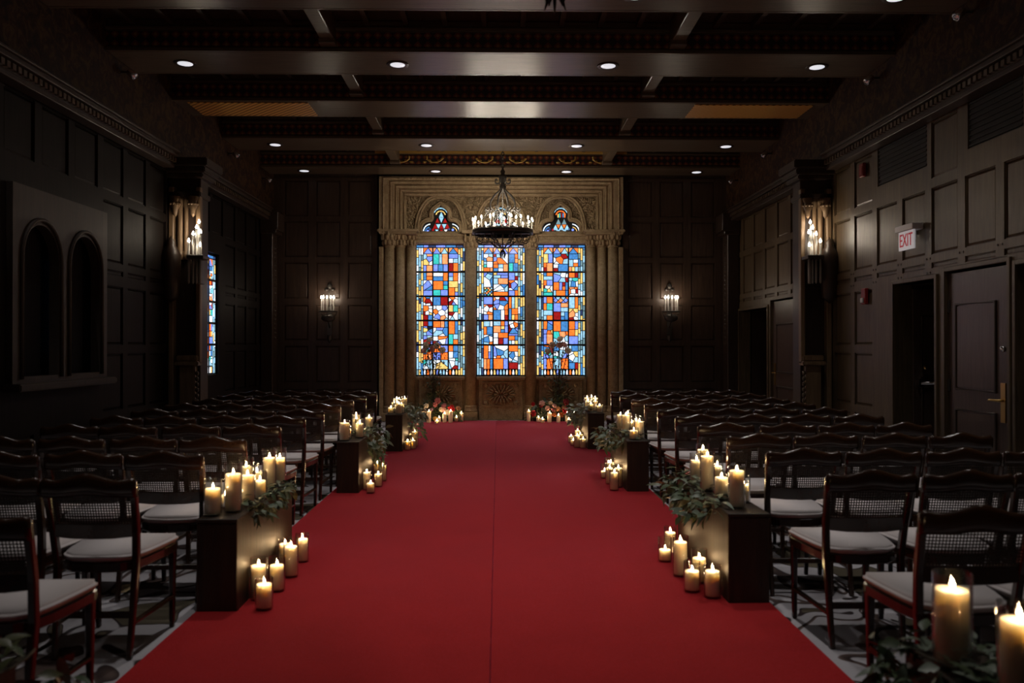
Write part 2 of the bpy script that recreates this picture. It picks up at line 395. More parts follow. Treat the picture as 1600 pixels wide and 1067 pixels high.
# ---- side walls
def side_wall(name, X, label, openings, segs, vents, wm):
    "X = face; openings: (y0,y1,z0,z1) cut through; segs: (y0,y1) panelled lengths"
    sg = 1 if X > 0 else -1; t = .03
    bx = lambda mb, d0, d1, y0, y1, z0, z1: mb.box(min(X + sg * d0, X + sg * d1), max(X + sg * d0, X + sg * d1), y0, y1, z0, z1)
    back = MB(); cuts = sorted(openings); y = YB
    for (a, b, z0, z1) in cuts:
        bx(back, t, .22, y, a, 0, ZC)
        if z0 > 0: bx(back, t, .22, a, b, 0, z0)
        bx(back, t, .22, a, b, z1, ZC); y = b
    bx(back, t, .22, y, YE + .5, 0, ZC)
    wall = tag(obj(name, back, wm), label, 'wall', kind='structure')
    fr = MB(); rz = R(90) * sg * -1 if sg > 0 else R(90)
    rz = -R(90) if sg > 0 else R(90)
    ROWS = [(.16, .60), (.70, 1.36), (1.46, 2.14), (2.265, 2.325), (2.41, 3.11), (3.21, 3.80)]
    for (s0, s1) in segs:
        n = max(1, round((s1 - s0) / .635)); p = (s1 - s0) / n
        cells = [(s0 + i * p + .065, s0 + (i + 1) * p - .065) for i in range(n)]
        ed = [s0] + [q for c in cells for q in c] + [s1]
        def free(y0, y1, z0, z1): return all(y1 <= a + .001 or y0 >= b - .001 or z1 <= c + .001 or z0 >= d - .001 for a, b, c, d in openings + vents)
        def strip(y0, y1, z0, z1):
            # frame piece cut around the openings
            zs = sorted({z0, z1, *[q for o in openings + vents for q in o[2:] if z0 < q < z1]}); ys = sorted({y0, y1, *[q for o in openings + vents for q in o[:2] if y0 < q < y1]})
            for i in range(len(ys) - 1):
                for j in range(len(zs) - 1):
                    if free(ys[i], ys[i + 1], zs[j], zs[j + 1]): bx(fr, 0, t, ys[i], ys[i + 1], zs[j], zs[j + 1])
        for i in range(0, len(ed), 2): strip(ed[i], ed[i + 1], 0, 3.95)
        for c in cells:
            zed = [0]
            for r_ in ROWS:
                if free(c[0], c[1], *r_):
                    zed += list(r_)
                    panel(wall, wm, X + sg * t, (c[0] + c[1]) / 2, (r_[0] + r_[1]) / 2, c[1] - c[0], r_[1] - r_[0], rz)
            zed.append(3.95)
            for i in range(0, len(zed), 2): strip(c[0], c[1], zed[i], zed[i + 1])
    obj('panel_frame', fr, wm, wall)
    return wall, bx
# openings on the right-hand wall, found from the jambs
PY0, PY1 = 11.30, 11.70                                     # piers
dY = lambda px: onX(px, XR)
opA = (dY(1463), dY(1398)); opD = (dY(1577), dY(1479)); opZ = (dY(1577) - 1.15, dY(1577) - .12)
farO = (dY(1200), dY(1156)); farD = (dY(1249) + .02, dY(1206))
VR = [(dY(1449), dY(1372), 3.36, 3.82), (dY(1600), dY(1513), 3.36, 3.82)]
wall_right, bxr = side_wall('wall_right', XR, 'oak panelled side wall with the exit sign and doors',
    [(opZ[0], opZ[1], 0, 2.16), (opD[0], opD[1], 0, 2.20), (opA[0], opA[1], 0, 2.15), (farD[0], farD[1], 0, 2.20), (farO[0], farO[1], 0, 2.10)], [(YB, PY0 - .02), (PY1 + .02, YE)], VR, M['wall_wood'])
LWIN = [(7.66, 9.36, 1.12, 2.72)]; LGL = (12.42, 13.36, 1.0, 2.9)
wall_left, bxl = side_wall('wall_left', XL, 'dark panelled side wall with the curtained arched window', [LWIN[0], LGL], [(YB, PY0 - .02), (PY1 + .02, YE)], [], M['left_wood'])
# joint pegs dotted around the rail crossings of the wall with the doors
pegs = MB()
for k in range(12):
    y = YB + (PY0 - .02 - YB) / 22 * (10 + k)
    for dy_, z in ((-.035, 2.37), (.035, 2.37), (-.035, 2.22), (.035, 2.22)): pegs.box(XR - .006, XR + .001, y + dy_ - .01, y + dy_ + .01, z - .01, z + .01)
obj('joint_pegs', pegs, M['dark_wood'], wall_right)['kind'] = 'stuff'
# dark ventilation grilles high on the wall
for i, (a, b, z0, z1) in enumerate(VR):
    g = empty('vent_grille', (XR, (a + b) / 2, z0)); tag(g, ['dark ventilation grille above the exit sign', 'dark ventilation grille high above the wooden door'][i], 'vent', 'ventilation grilles on the panelled wall')
    obj('grille_frame', MB().box(.02, .03, a - g.location.y, b - g.location.y, 0, z1 - z0), M['vent'], g)
    for k in range(9):
        zz = (k + .5) * (z1 - z0) / 9
        obj('louvre', MB().box(.002, .018, a - g.location.y + .02, b - g.location.y - .02, zz - .008, zz + .008), M['vent'], g)

# friezes above the walls and dentil cornices
for side, X, sg in (('right', FRX, 1), ('left', FLX, -1)):
    mb = MB().box(min(X, X + sg * .5), max(X, X + sg * .5), YB, YE + .03, 3.95, ZC)
    fz = tag(obj('wall_frieze_' + side, mb, M['frieze']), 'dark painted frieze above the cornice on the ' + ('door' if sg > 0 else 'curtained window') + ' side', 'frieze', kind='structure')
    n = 0
    for (y0, y1) in ((YB, PY0 - .25), (PY1 + .25, YE - .5)):
        n += 1
        cn = empty('trim_%d' % (n + (10 if sg > 0 else 12)), (X, y0, 3.80))
        tag(cn, ('near' if n == 1 else 'far') + ' dentil cornice over the ' + ('door' if sg > 0 else 'curtained window') + ' wall', 'cornice', kind='structure')
        L = y1 - y0; a = lambda d0, d1, z0, z1, mb: mb.box(min(-sg * d0, -sg * d1), max(-sg * d0, -sg * d1), 0, L, z0, z1)
        mb = MB(); a(-.1, .10, .14, .19, mb); a(-.1, .13, .19, .215, mb); a(-.1, .05, .0, .05, mb); a(-.1, .035, .05, .14, mb)
        obj('cornice_moulding', mb, M['dark_wood'], cn, .006)
        dn = MB(); k = 0
        while k * .085 < L:
            dn.box(min(-sg * .035, -sg * .075), max(-sg * .035, -sg * .075), k * .085, k * .085 + .05, .07, .125); k += 1
        o = obj('dentils', dn, M['beam_wood'], cn); o['kind'] = 'stuff'

# ---- ceiling beams, cross beams and joists
BEAMS = [(15.20, 15.78), (13.10, 13.86), (11.10, 11.82), (9.24, 9.97), (7.30, 8.04), (5.35, 6.09), (3.40, 4.14), (1.45, 2.19), (-.50, .24)]
bn = ['fifth', 'fourth', 'third', 'second', 'first']
for i, (a, b) in enumerate(BEAMS):
    r_ = empty('ceiling_beam', (XC, a, ZB)); d = b - a
    lab = ['ceiling beam against the stone surround with painted scrolls', 'ceiling beam just before the chandelier, four lamps', 'plain glossy ceiling beam without lamps', 'ceiling beam with four round lamps nearest the camera', 'dark ceiling beam along the top edge of the view'][i] if i < 5 else 'dark ceiling beam overhead behind the top of the view'
    tag(r_, lab, 'beam', 'ceiling beams' if i < 5 else 'ceiling beams out of view', 'structure')
    x0, x1 = FLX - XC, FRX - XC
    mb = MB().box(x0, x1, 0, d, 0, .36); obj('beam_body', mb, M['beam_wood'], r_, .01)
    obj('painted_face', MB().box(x0, x1, -.012, -.002, .06, .22), M['diamond'], r_)
    obj('edge_moulding', MB().box(x0, x1, -.03, 0, .0, .035).box(x0, x1, d, d + .03, 0, .035).box(x0, x1, -.025, 0, .24, .27), M['beam_wood'], r_)
    for s in (-1, 1):     # gilded rope carving at the soffit ends, sconce glow put into its gold
        if i == 2: obj('gilt_carving', MB().box(min(s * 2.6, s * 4.2), max(s * 2.6, s * 4.2), .05, d - .05, -.012, -.001), M['gilt'], r_)
    if i == 0:
        obj('gold_band', MB().box(-2.3, 2.3, -.03, -.013, .25, .31), M['gold_paint'], r_)
        for k in range(6):
            sx = -1.9 + k * .76; mb = MB(); fl = 1 if k % 2 else -1; pts = []
            for q in range(40):
                t = q / 39; th = t * 3.2 * math.pi; rr = .075 * (1 - t * .8)
                pts.append((sx + fl * (-.3 + .36 * min(1, t * 1.4)) + rr * math.cos(th) * fl, -.016, .14 + rr * math.sin(th)))
            mb.tube(pts, .012, 6)
            obj('painted_scroll', mb, M['gold_paint'], r_)
            mb = MB()
            for q in range(5): mb.ball((sx + fl * (.1 - q * .09), -.014, .10 + .03 * (q % 2)), .028, 6, 4, 1.4, .3, .7)
            obj('painted_leaf', mb, M['gold_paint'], r_)
for k in range(len(BEAMS) - 1):
    y0, y1 = BEAMS[k + 1][1], BEAMS[k][0]
    for s in (-1, 1):
        cb = tag(obj('cross_beam', MB().box(-.075, .075, .0, y1 - y0, .10, .36).box(-.09, .09, 0, .16, .05, .12).box(-.09, .09, y1 - y0 - .16, y1 - y0, .05, .12), M['beam_wood'], None, .008, 1, (XC + s * 1.93, y0, ZB)),
            'short timber joining two ceiling beams, ' + ('left' if s < 0 else 'right') + ' one of bay %s' % ['beside the chandelier', 'two', 'three', 'four', 'over the aisle', 'six', 'seven', 'eight'][k], 'beam', 'short cross timbers of the ceiling', 'structure')
    js = [XC + (j + .5) * .43 - 4.3 for j in range(20)]
    for x in js:
        if abs(abs(x - XC) - 1.93) < .15: continue
        o = obj('ceiling_joist', MB().box(-.028, .028, 0, y1 - y0, -.07, 0), M['ceiling_dark'], None, 0, 1, (x, y0, ZC))
        tag(o, 'thin ceiling joist between two heavy beams', 'joist', 'thin ceiling joists', 'structure')

# ------------------------------------------------------------------ stone surround of the three windows
S = empty('trim_1', (0, 0, 0)); tag(S, 'carved tan stone surround framing the three tall stained glass windows', 'surround', kind='structure')
def P(px, py, Y): q = at(px, py, Y); return q.x, q.z
def pbox(mb, x0, x1, yt, yb, Y, dep):
    a, zt = P(x0, yt, Y); b, zb = P(x1, yb, Y); return mb.box(a, b, Y, Y + dep, max(zb, 0), zt)
PCX = 783.0
# nested portal mouldings
for k, (wd, hh, Yf) in enumerate([(191, 274, 15.97), (177, 281, 16.03), (168, 287, 16.10), (160, 294, 16.17), (154, 300, 16.24)]):
    nx = [177, 168, 160, 154, 148][k]; nh = [281, 287, 294, 300, 306][k]; mb = MB()
    x0, zt = P(PCX - wd, hh, Yf); x1, _ = P(PCX + wd, hh, Yf); xi0, zi = P(PCX - nx, nh, Yf); xi1, _ = P(PCX + nx, nh, Yf)
    zt = min(zt, ZB - .002) if k == 0 else zt
    z0 = P(0, 362, Yf)[1]
    mb.box(x0, xi0, Yf, 16.5, z0, zt).box(xi1, x1, Yf, 16.5, z0, zt).box(xi0, xi1, Yf, 16.5, zi, zt)
    mb.tube([((x0 + xi0) / 2, Yf, z0), ((x0 + xi0) / 2, Yf, (zt + zi) / 2), ((x1 + xi1) / 2, Yf, (zt + zi) / 2), ((x1 + xi1) / 2, Yf, z0)], .026, 8)
    obj('moulding', mb, M['stone'], S, .006)
mb = MB()
for k in range(34):      # drilled bead row on the outer order
    t = -1 + 2 * k / 33; x, z = P(PCX + t * 160, 278, 15.97); mb.ball((x, 15.955, z - .02), .018, 6, 4)
for s in (-1, 1):
    for k in range(9):
        x, z = P(PCX + s * 186, 290 + k * 8, 15.97); mb.ball((x, 15.965, z), .016, 6, 4)
o = obj('bead_row', mb, M['stone'], S); o['kind'] = 'stuff'
# outer strip down to the floor
for s in (-1, 1):
    mb = MB(); xa = P(PCX + s * 191, 400, 15.98)[0]; xb = P(PCX + s * 184.5, 400, 15.98)[0]
    mb.box(min(xa, xb), max(xa, xb), 15.98, 16.5, 0, P(0, 384, 15.98)[1])
    obj('outer_jamb', mb, M['stone'], S, .008)
    mb = MB()
    for k, (wa, wb, Yf) in enumerate([(184.5, 165, 16.22), (166, 148, 16.30), (149, 133, 16.36)]):
        xa = P(PCX + s * wa, 400, Yf)[0]; xb = P(PCX + s * wb, 400, Yf)[0]
        mb.box(min(xa, xb), max(xa, xb), Yf, 16.5, 0, P(0, 380, Yf)[1])
    obj('stepped_jamb', mb, M['stone'], S)
def column(px, Y, r, ytop, ybot):
    x, zt = P(px, ytop, Y); zb = max(0, P(px, ybot, Y)[1])
    c = obj('column', MB().lathe([(r, zb + .28), (r * .98, zt - .3)], 20), M['stone'], S, 0, 1, (x, Y, 0))
    b = MB().box(-r * 1.3, r * 1.3, -r * 1.3, r * 1.3, 0, .16)
    b.lathe([(r * 1.28, .16), (r * 1.32, .19), (r * 1.15, .22), (r * 1.1, .245), (r * 1.18, .265), (r, .29)], 20)
    obj('base', b, M['stone'], c, .006)
    b = MB().lathe([(r, zt - .31), (r * 1.15, zt - .295), (r * 1.0, zt - .28), (r * 1.02, zt - .2), (r * 1.4, zt - .05)], 16)
    for ring, (zz, rr, n, sc_) in enumerate([(zt - .22, r * 1.12, 9, .05), (zt - .11, r * 1.28, 9, .055), (zt - .05, r * 1.42, 8, .04)]):
        for i in range(n):
            a = 2 * math.pi * (i + .5 * (ring % 2)) / n
            b.ball((rr * math.cos(a), rr * math.sin(a), zz), sc_, 6, 5, .62, .62, 1.15)
    obj('capital', b, M['stone'], c)
    return c
for s in (-1, 1):
    for off, Y, r in ((175, 16.10, .100), (157.5, 16.19, .088), (141, 16.27, .085)): column(PCX + s * off, Y, r, 362, 657)
for px in (735.5, 829.5): column(px, 16.27, .105, 366, 657)
for s in (-1, 1):           # abacus over each triple capital
    xa = P(PCX + s * 194, 360, 15.95)[0]; xb = P(PCX + s * 130, 360, 15.95)[0]; z = P(0, 362, 16.1)[1]
    obj('abacus', MB().box(min(xa, xb), max(xa, xb), 15.93, 16.45, z, z + .05).box(min(xa, xb) + .03, max(xa, xb) - .03, 15.96, 16.45, z - .04, z), M['stone'], S, .012, 2)
for px in (735.5, 829.5):
    x, z = P(px, 365, 16.2); obj('abacus', MB().box(x - .17, x + .17, 16.05, 16.45, z - .01, z + .05), M['stone'], S, .012, 2)
# spandrel with three trefoil lights
WX = [688.5, 782.5, 876.0]
def trefoil(c, scale=1.0, Y=16.30):
    pts = []; ox, oy = c, 351.0
    D = [(0, -2, 15), (0, -15, 13.5), (-17.5, 7, 13.5), (17.5, 7, 13.5)]
    for i in range(72):
        a = 2 * math.pi * i / 72; dx, dy = math.cos(a), math.sin(a); best = 6
        for (cx, cy, r_) in D:
            r2 = r_ * scale; b = dx * cx + dy * cy; q = b * b - (cx * cx + cy * cy - r2 * r2)
            if q > 0: best = max(best, b + math.sqrt(q))
        if dy > 0: best = min(best, (13.2 * (scale if scale < 1 else 1)) / dy)
        if abs(dx) < .2 and dy < 0: best += 3.5 * (1 - abs(dx) / .2)
        pts.append(P(ox + dx * best, oy + dy * best, Y))
    return pts
Yf = 16.30
x0, zt = P(PCX - 150, 304, Yf); x1, zb = P(PCX + 150, 366, Yf)
me = shape2d('spandrel', [(x0, zb), (x1, zb), (x1, zt), (x0, zt)], [trefoil(c) for c in WX], .12)
o = link('spandrel', me, M['carved'], S, (0, Yf, 0))
for c in WX:
    mb = MB()
    for sc_, rad in ((1.0, .022), (1.22, .016)):
        t = [(x, Yf - .02, z) for x, z in trefoil(c, sc_)]; mb.tube(t, rad * 1.5, 6, closed=True)
    obj('trefoil_moulding', mb, M['stone'], S)
    for hw, top in ((36, 309), (39.5, 306)):
        pts = []
        for i in range(25):
            t = i / 24; s = -1 if t < .5 else 1; u = abs(t - .5) * 2          # pointed arch
            pts.append((*P(c + s * hw * math.sin(u * math.pi / 2) ** .8, top + (364 - top) * (1 - math.cos(u * math.pi / 2)), Yf), ))
        obj('arch_moulding', MB().tube([(x, Yf - .025, z) for x, z in pts], .027, 6), M['stone'], S)
    mb = MB()
    for k, (ya, yb, dy) in enumerate([(364.5, 369, 0), (369, 374, .05), (374, 380, .02)]): pbox(mb, c - 40, c + 40, ya, yb, 16.2 + dy, .28 - dy)
    obj('lintel', mb, M['stone'], S, .008)
# carved relief of the spandrel: scrolling leaf lumps
mb = MB(); rnd = random.Random(3)
tre = lambda px, py: min(math.hypot((px - c) / 39, (py - 366) / 58) for c in WX) < 1
for i in range(760):
    px, py = rnd.uniform(PCX - 146, PCX + 146), rnd.uniform(308, 362)
    if tre(px, py): continue
    x, z = P(px, py, Yf); mm = Matrix.Translation((x, Yf, z)) @ Matrix.Rotation(rnd.uniform(0, 6.3), 4, 'Y')
    mb.ball((0, 0, 0), .028, 6, 4, 1.7, .8, .7, mm)
o = obj('leaf_carving', mb, M['stone'], S); o['kind'] = 'stuff'
# pedestals with carved panels below each light
for c in WX:
    mb = MB(); pbox(mb, c - 40, c + 40, 588.5, 660, 16.30, .2); pbox(mb, c - 34, c + 34, 588.5, 660, 16.22, .28); pbox(mb, c - 38, c + 38, 588.5, 593, 16.14, .2)
    obj('pedestal', mb, M['stone'], S, .01)
    x0, zt = P(c - 29, 598, 16.2); x1, zb = P(c + 29, 634, 16.2); cx, cz = (x0 + x1) / 2, (zt + zb) / 2; hw, hh = (x1 - x0) / 2, (zt - zb) / 2
    mb = MB().tube([(x0, 16.21, zb), (x1, 16.21, zb), (x1, 16.21, zt), (x0, 16.21, zt)], 1, sq=(.03, .03), closed=True)
    for k in range(20):
        a = 2 * math.pi * k / 20
        mm = Matrix.Translation((cx + .6 * hw * math.cos(a), 16.215, cz + .62 * hh * math.sin(a))) @ Matrix.Rotation(-a, 4, 'Y')
        mb.ball((0, 0, 0), .05, 6, 4, 1.6, 1.3, .45, mm)
    for k in range(10):
        a = 2 * math.pi * k / 10
        mm = Matrix.Translation((cx + .25 * hw * math.cos(a), 16.21, cz + .28 * hh * math.sin(a))) @ Matrix.Rotation(-a, 4, 'Y')
        mb.ball((0, 0, 0), .04, 6, 4, 1.5, 1.6, .45, mm)
    for sx in (-1, 1):
        for sz in (-1, 1): mb.ball((cx + sx * hw * .8, 16.21, cz + sz * hh * .78), .05, 6, 4, 1, .5, 1)
    obj('carved_panel', mb, M['stone'], S)

# ------------------------------------------------------------------ stained glass
def cellsplit(spec, x0, x1, z0, z1, rnd):
    "panes (poly, colour) of one cell; blocks stacked with |, v = irregular pieces, rows with /"
    out = []; blocks = spec.split('|'); ws = [(1.25 if b[0] == 'v' else .5 + .25 * len(b.split('/'))) for b in blocks]; z = z1; tot = sum(ws)
    for b, wt in zip(blocks, ws):
        h = (z1 - z0) * wt / tot; za, zb = z - h, z; z = za
        if b[0] in 'vd':
            cs = b[1:]; n = len(cs)
            if b[0] == 'd':       # diamonds in a lattice
                n = 0; q = (x1 - x0) / 4
                for i in range(-1, 6):
                    for j in range(-1, 8):
                        cx, cz = x0 + (i + .5 * (j % 2)) * q * 1.33, za + j * q * .67
                        p = [(cx - q * .66, cz), (cx, cz - q * .66), (cx + q * .66, cz), (cx, cz + q * .66)]
                        for nx, nz, c in ((-1, 0, -x0), (1, 0, x1), (0, -1, -za), (0, 1, zb)): p = clip(p, nx, nz, c) if p else p
                        if p and len(p) > 2: out.append((p, cs[(i + j * 2) % len(cs)]))
                continue
            pts = [(rnd.uniform(x0, x1), rnd.uniform(za, zb)) for _ in range(n)]
            for _ in range(2):
                for i in range(n):
                    for j in range(n):
                        if i != j:
                            dx, dz = pts[i][0] - pts[j][0], pts[i][1] - pts[j][1]; d = math.hypot(dx, dz) + 1e-6
                            if d < .12: pts[i] = (min(max(pts[i][0] + dx / d * .03, x0), x1), min(max(pts[i][1] + dz / d * .03, za), zb))
            for i in range(n):
                p = [(x0, za), (x1, za), (x1, zb), (x0, zb)]
                for j in range(n):
                    if i == j: continue
                    nx, nz = pts[j][0] - pts[i][0], pts[j][1] - pts[i][1]
                    c = nx * (pts[i][0] + pts[j][0]) / 2 + nz * (pts[i][1] + pts[j][1]) / 2
                    p = clip(p, nx, nz, c)
                    if not p: break
                if p and len(p) > 2: out.append((p, cs[i]))
        else:
            g = b.split('/'); nr = len(g); used = set()
            for r_ in range(nr):
                nc = len(g[r_])
                for c in range(nc):
                    if (r_, c) in used: continue
                    k = g[r_][c]; c2 = c
                    while c2 + 1 < nc and g[r_][c2 + 1] == k and (r_, c2 + 1) not in used: c2 += 1
                    r2 = r_
                    while r2 + 1 < nr and len(g[r2 + 1]) == nc and all(g[r2 + 1][q] == k for q in range(c, c2 + 1)): r2 += 1
                    for a in range(r_, r2 + 1):
                        for q in range(c, c2 + 1): used.add((a, q))
                    jx = lambda q: x0 + (x1 - x0) * q / nc
                    jz = lambda q: zb - h * q / nr
                    out.append(([(jx(c), jz(r2 + 1)), (jx(c2 + 1), jz(r2 + 1)), (jx(c2 + 1), jz(r_)), (jx(c), jz(r_))], k))
    return out
LIGHTS = [
 [["vLWBYP|BPP", "TTLPP/TTLPP|BSB", "BB/WL|RO/RO"], ["SPP/SOO|vWSWB|BB", "WWO/SSO|OOS/OOT|TB", "BO/LO|YY|OOY/OOB"],
  ["vWRWOSWR|vWSWORYW|RS", "SR|vWWBWWPWWBWLWWO", "vWBWORW|YT/YT|vRWWL"], ["RS|vYBBSKL|vBRLB", "OOPS/OOPS|vSWWLB|vBWROWB", "OOS/OOS/OOS|TL/TO"], ["vSRTOLB|OP|vLWT", "PB/OB|BO/BO|vLWYW", "OS|WS|vLWRTWL"]],
 [["vLPSW|LWW/TWW|OOP", "vWOLRBO|OLP/SWP", "SSO/SSP|TS/TS"], ["vSBWSL|dLOSTYP", "YBBB/LLBB|LPP/LPP|vWLWSW|OOO", "BBL/BBR|vOWSWBR|BBO"], ["BB/BB|vPWRWOW|BP", "vOWORWBBWSPB|SSWO/SSWR", "OLY/OLY|SOO/SYO"],
  ["LLW|OSS/OSS|vSOWLSW", "LLOB|PPYB/PPSB|WOO|WRB/WRB", "vWRLWOW|vBRSB|OOS|LWY"], ["OOWS/OOBS|POS", "vLWSBOWL|OOB/OOB", "OO|vLWSWLWG|RR"]],
 [["YB/YB|OPP/RPP", "vSTOLWRW|WSS/RSS", "SS|LW/LO|PYL"], ["SOO|LL|OBB/OBB|vRWYWT|TT", "vRSWLWBL|OOBRS/OOBOS|LOOOS", "OOR|vTWLSL|vROWOWPW"], ["BOO/BOO|OTT/OTT|LL|LOO", "dLOBPBL|BBPP/BBLL|RRLS/RRSS", "LLO/LLO/LLO|vWYRWYP"],
  ["vBOYOSB|BPP/BPP", "OOSS/OOSS|vLWTPOWL", "OOB/OOB|OOY|BBB/BBB"], ["vOSRLBT|BOO/BOO", "vBLWTOWSL|LLOO/LLOO", "LSS|vLWSYW|SSR"]]]
BD = 'LGWYLWGYWLYGWLGY'
def stained_window(name, wd, ht, lights, seed, label, loc, rz=0):
    rnd = random.Random(seed); root = empty(name, loc, rz); tag(root, label, 'window', None, 'structure')
    panes = []; b = wd * .142; zt = ht - .085; z00 = .13; bh = (zt - z00) / 5
    bars_z = [zt - bh * i for i in range(1, 5)]
    xs = [b, b + (wd - 2 * b) * .275, b + (wd - 2 * b) * .72, wd - b]
    for bi in range(5):
        za, zb = zt - bh * (bi + 1), zt - bh * bi
        for ci in range(3):
            z_hi = zb - (.12 if bi == 0 else 0)
            panes += cellsplit(lights[bi][ci], xs[ci], xs[ci + 1], za, z_hi, rnd)
            if bi == 0:       # zigzag canopy of triangles
                n = 2 if ci == 1 else 1; w_ = (xs[ci + 1] - xs[ci]) / n
                for t in range(n):
                    a = xs[ci] + t * w_
                    panes += [([(a, z_hi), (a + w_ / 2, zb), (a, zb)], 'OPP'[ci]), ([(a + w_, z_hi), (a + w_, zb), (a + w_ / 2, zb)], 'PYO'[ci]), ([(a, z_hi), (a + w_, z_hi), (a + w_ / 2, zb)], rnd.choice('BSLB'))]
    for s in (0, 1):          # borders of narrow strips
        for c in range(3):
            x0 = (b * c / 3) if s == 0 else wd - b + b * c / 3; z = z00 - .13 + .01
            k = rnd.randrange(16)
            while z < zt - .01:
                h = min(rnd.choice((.11, .15, .19, .24)), zt - z); panes.append(([(x0, z), (x0 + b / 3, z), (x0 + b / 3, z + h), (x0, z + h)], 'YGLWGL'[(k + c) % 6] if rnd.random() < .75 else rnd.choice('YSNYG'))); z += h; k += 1 + rnd.randrange(2)
    x = 0; k = 0
    while x < wd - .02:       # blue strip across the head
        w_ = min(rnd.choice((.10, .14, .2)), wd - x); panes.append(([(x, zt + .005), (x + w_, zt + .005), (x + w_, ht - .03), (x, ht - .03)], 'SBNBSN'[k % 6])); x += w_; k += 1
    n = 11; w_ = (wd - 2 * b) / n
    for k in range(n):        # row of arched feet
        a = b + k * w_; q = .85 if k % 2 else .6
        panes.append(([(a + w_ * .5 - w_ * q / 2, .015), (a + w_ * .5 + w_ * q / 2, .015), (a + w_ * .92, .07), (a + w_ * .7, .125), (a + w_ * .3, .125), (a + w_ * .08, .07)], 'WLYOLBW'[(k * 3) % 7]))
    obj('leading', MB().box(-.03, wd + .03, .012, .03, -.03, ht + .03), M['black'], root)
    for poly, k in panes:
        q = inset(poly, .0075)
        if not q or len(q) < 3: continue
        cx = sum(p[0] for p in q) / len(q); cz = sum(p[1] for p in q) / len(q)
        o = obj('pane', MB().prism([(p[0] - cx, p[1] - cz) for p in q], 0, .011), M['g' + k], root, 0, 1, (cx, 0, cz))
    for z in bars_z: obj('bar', MB().box(0, wd, -.014, .008, z - .018, z + .018), M['black'], root)
    for xx in (xs[1], xs[2]): obj('bar', MB().box(xx - .014, xx + .014, -.012, .008, 0, zt), M['black'], root)
    obj('frame', MB().box(-.035, 0, -.03, .02, -.035, ht + .02).box(wd, wd + .035, -.03, .02, -.035, ht + .02).box(0, wd, -.03, .02, -.035, 0).box(0, wd, -.03, .02, ht, ht + .02), M['black'], root)
    return root
Yw = 16.42
for i, (a, b) in enumerate(((650.5, 726.5), (745, 820), (838.5, 914))):
    x0, zb = P(a, 587, Yw); x1, zt = P(b, 380.5, Yw)
    stained_window('window_%d' % (i + 1), x1 - x0, zt - zb, LIGHTS[i], 11 + i, ['stained glass window with white horses, beside the left columns', 'middle stained glass window behind the chandelier', 'stained glass window with diamond lattice, beside the right columns'][i], (x0, Yw, zb))
rr = random.Random(5); alt = [[LIGHTS[rr.randrange(3)][b][c] for c in range(3)] for b in range(5)]
stained_window('window_4', .94, 1.9, alt, 40, 'narrow glimpse of stained glass on the side wall behind the pier', (XL - .06, 12.42, 1.0), R(90))
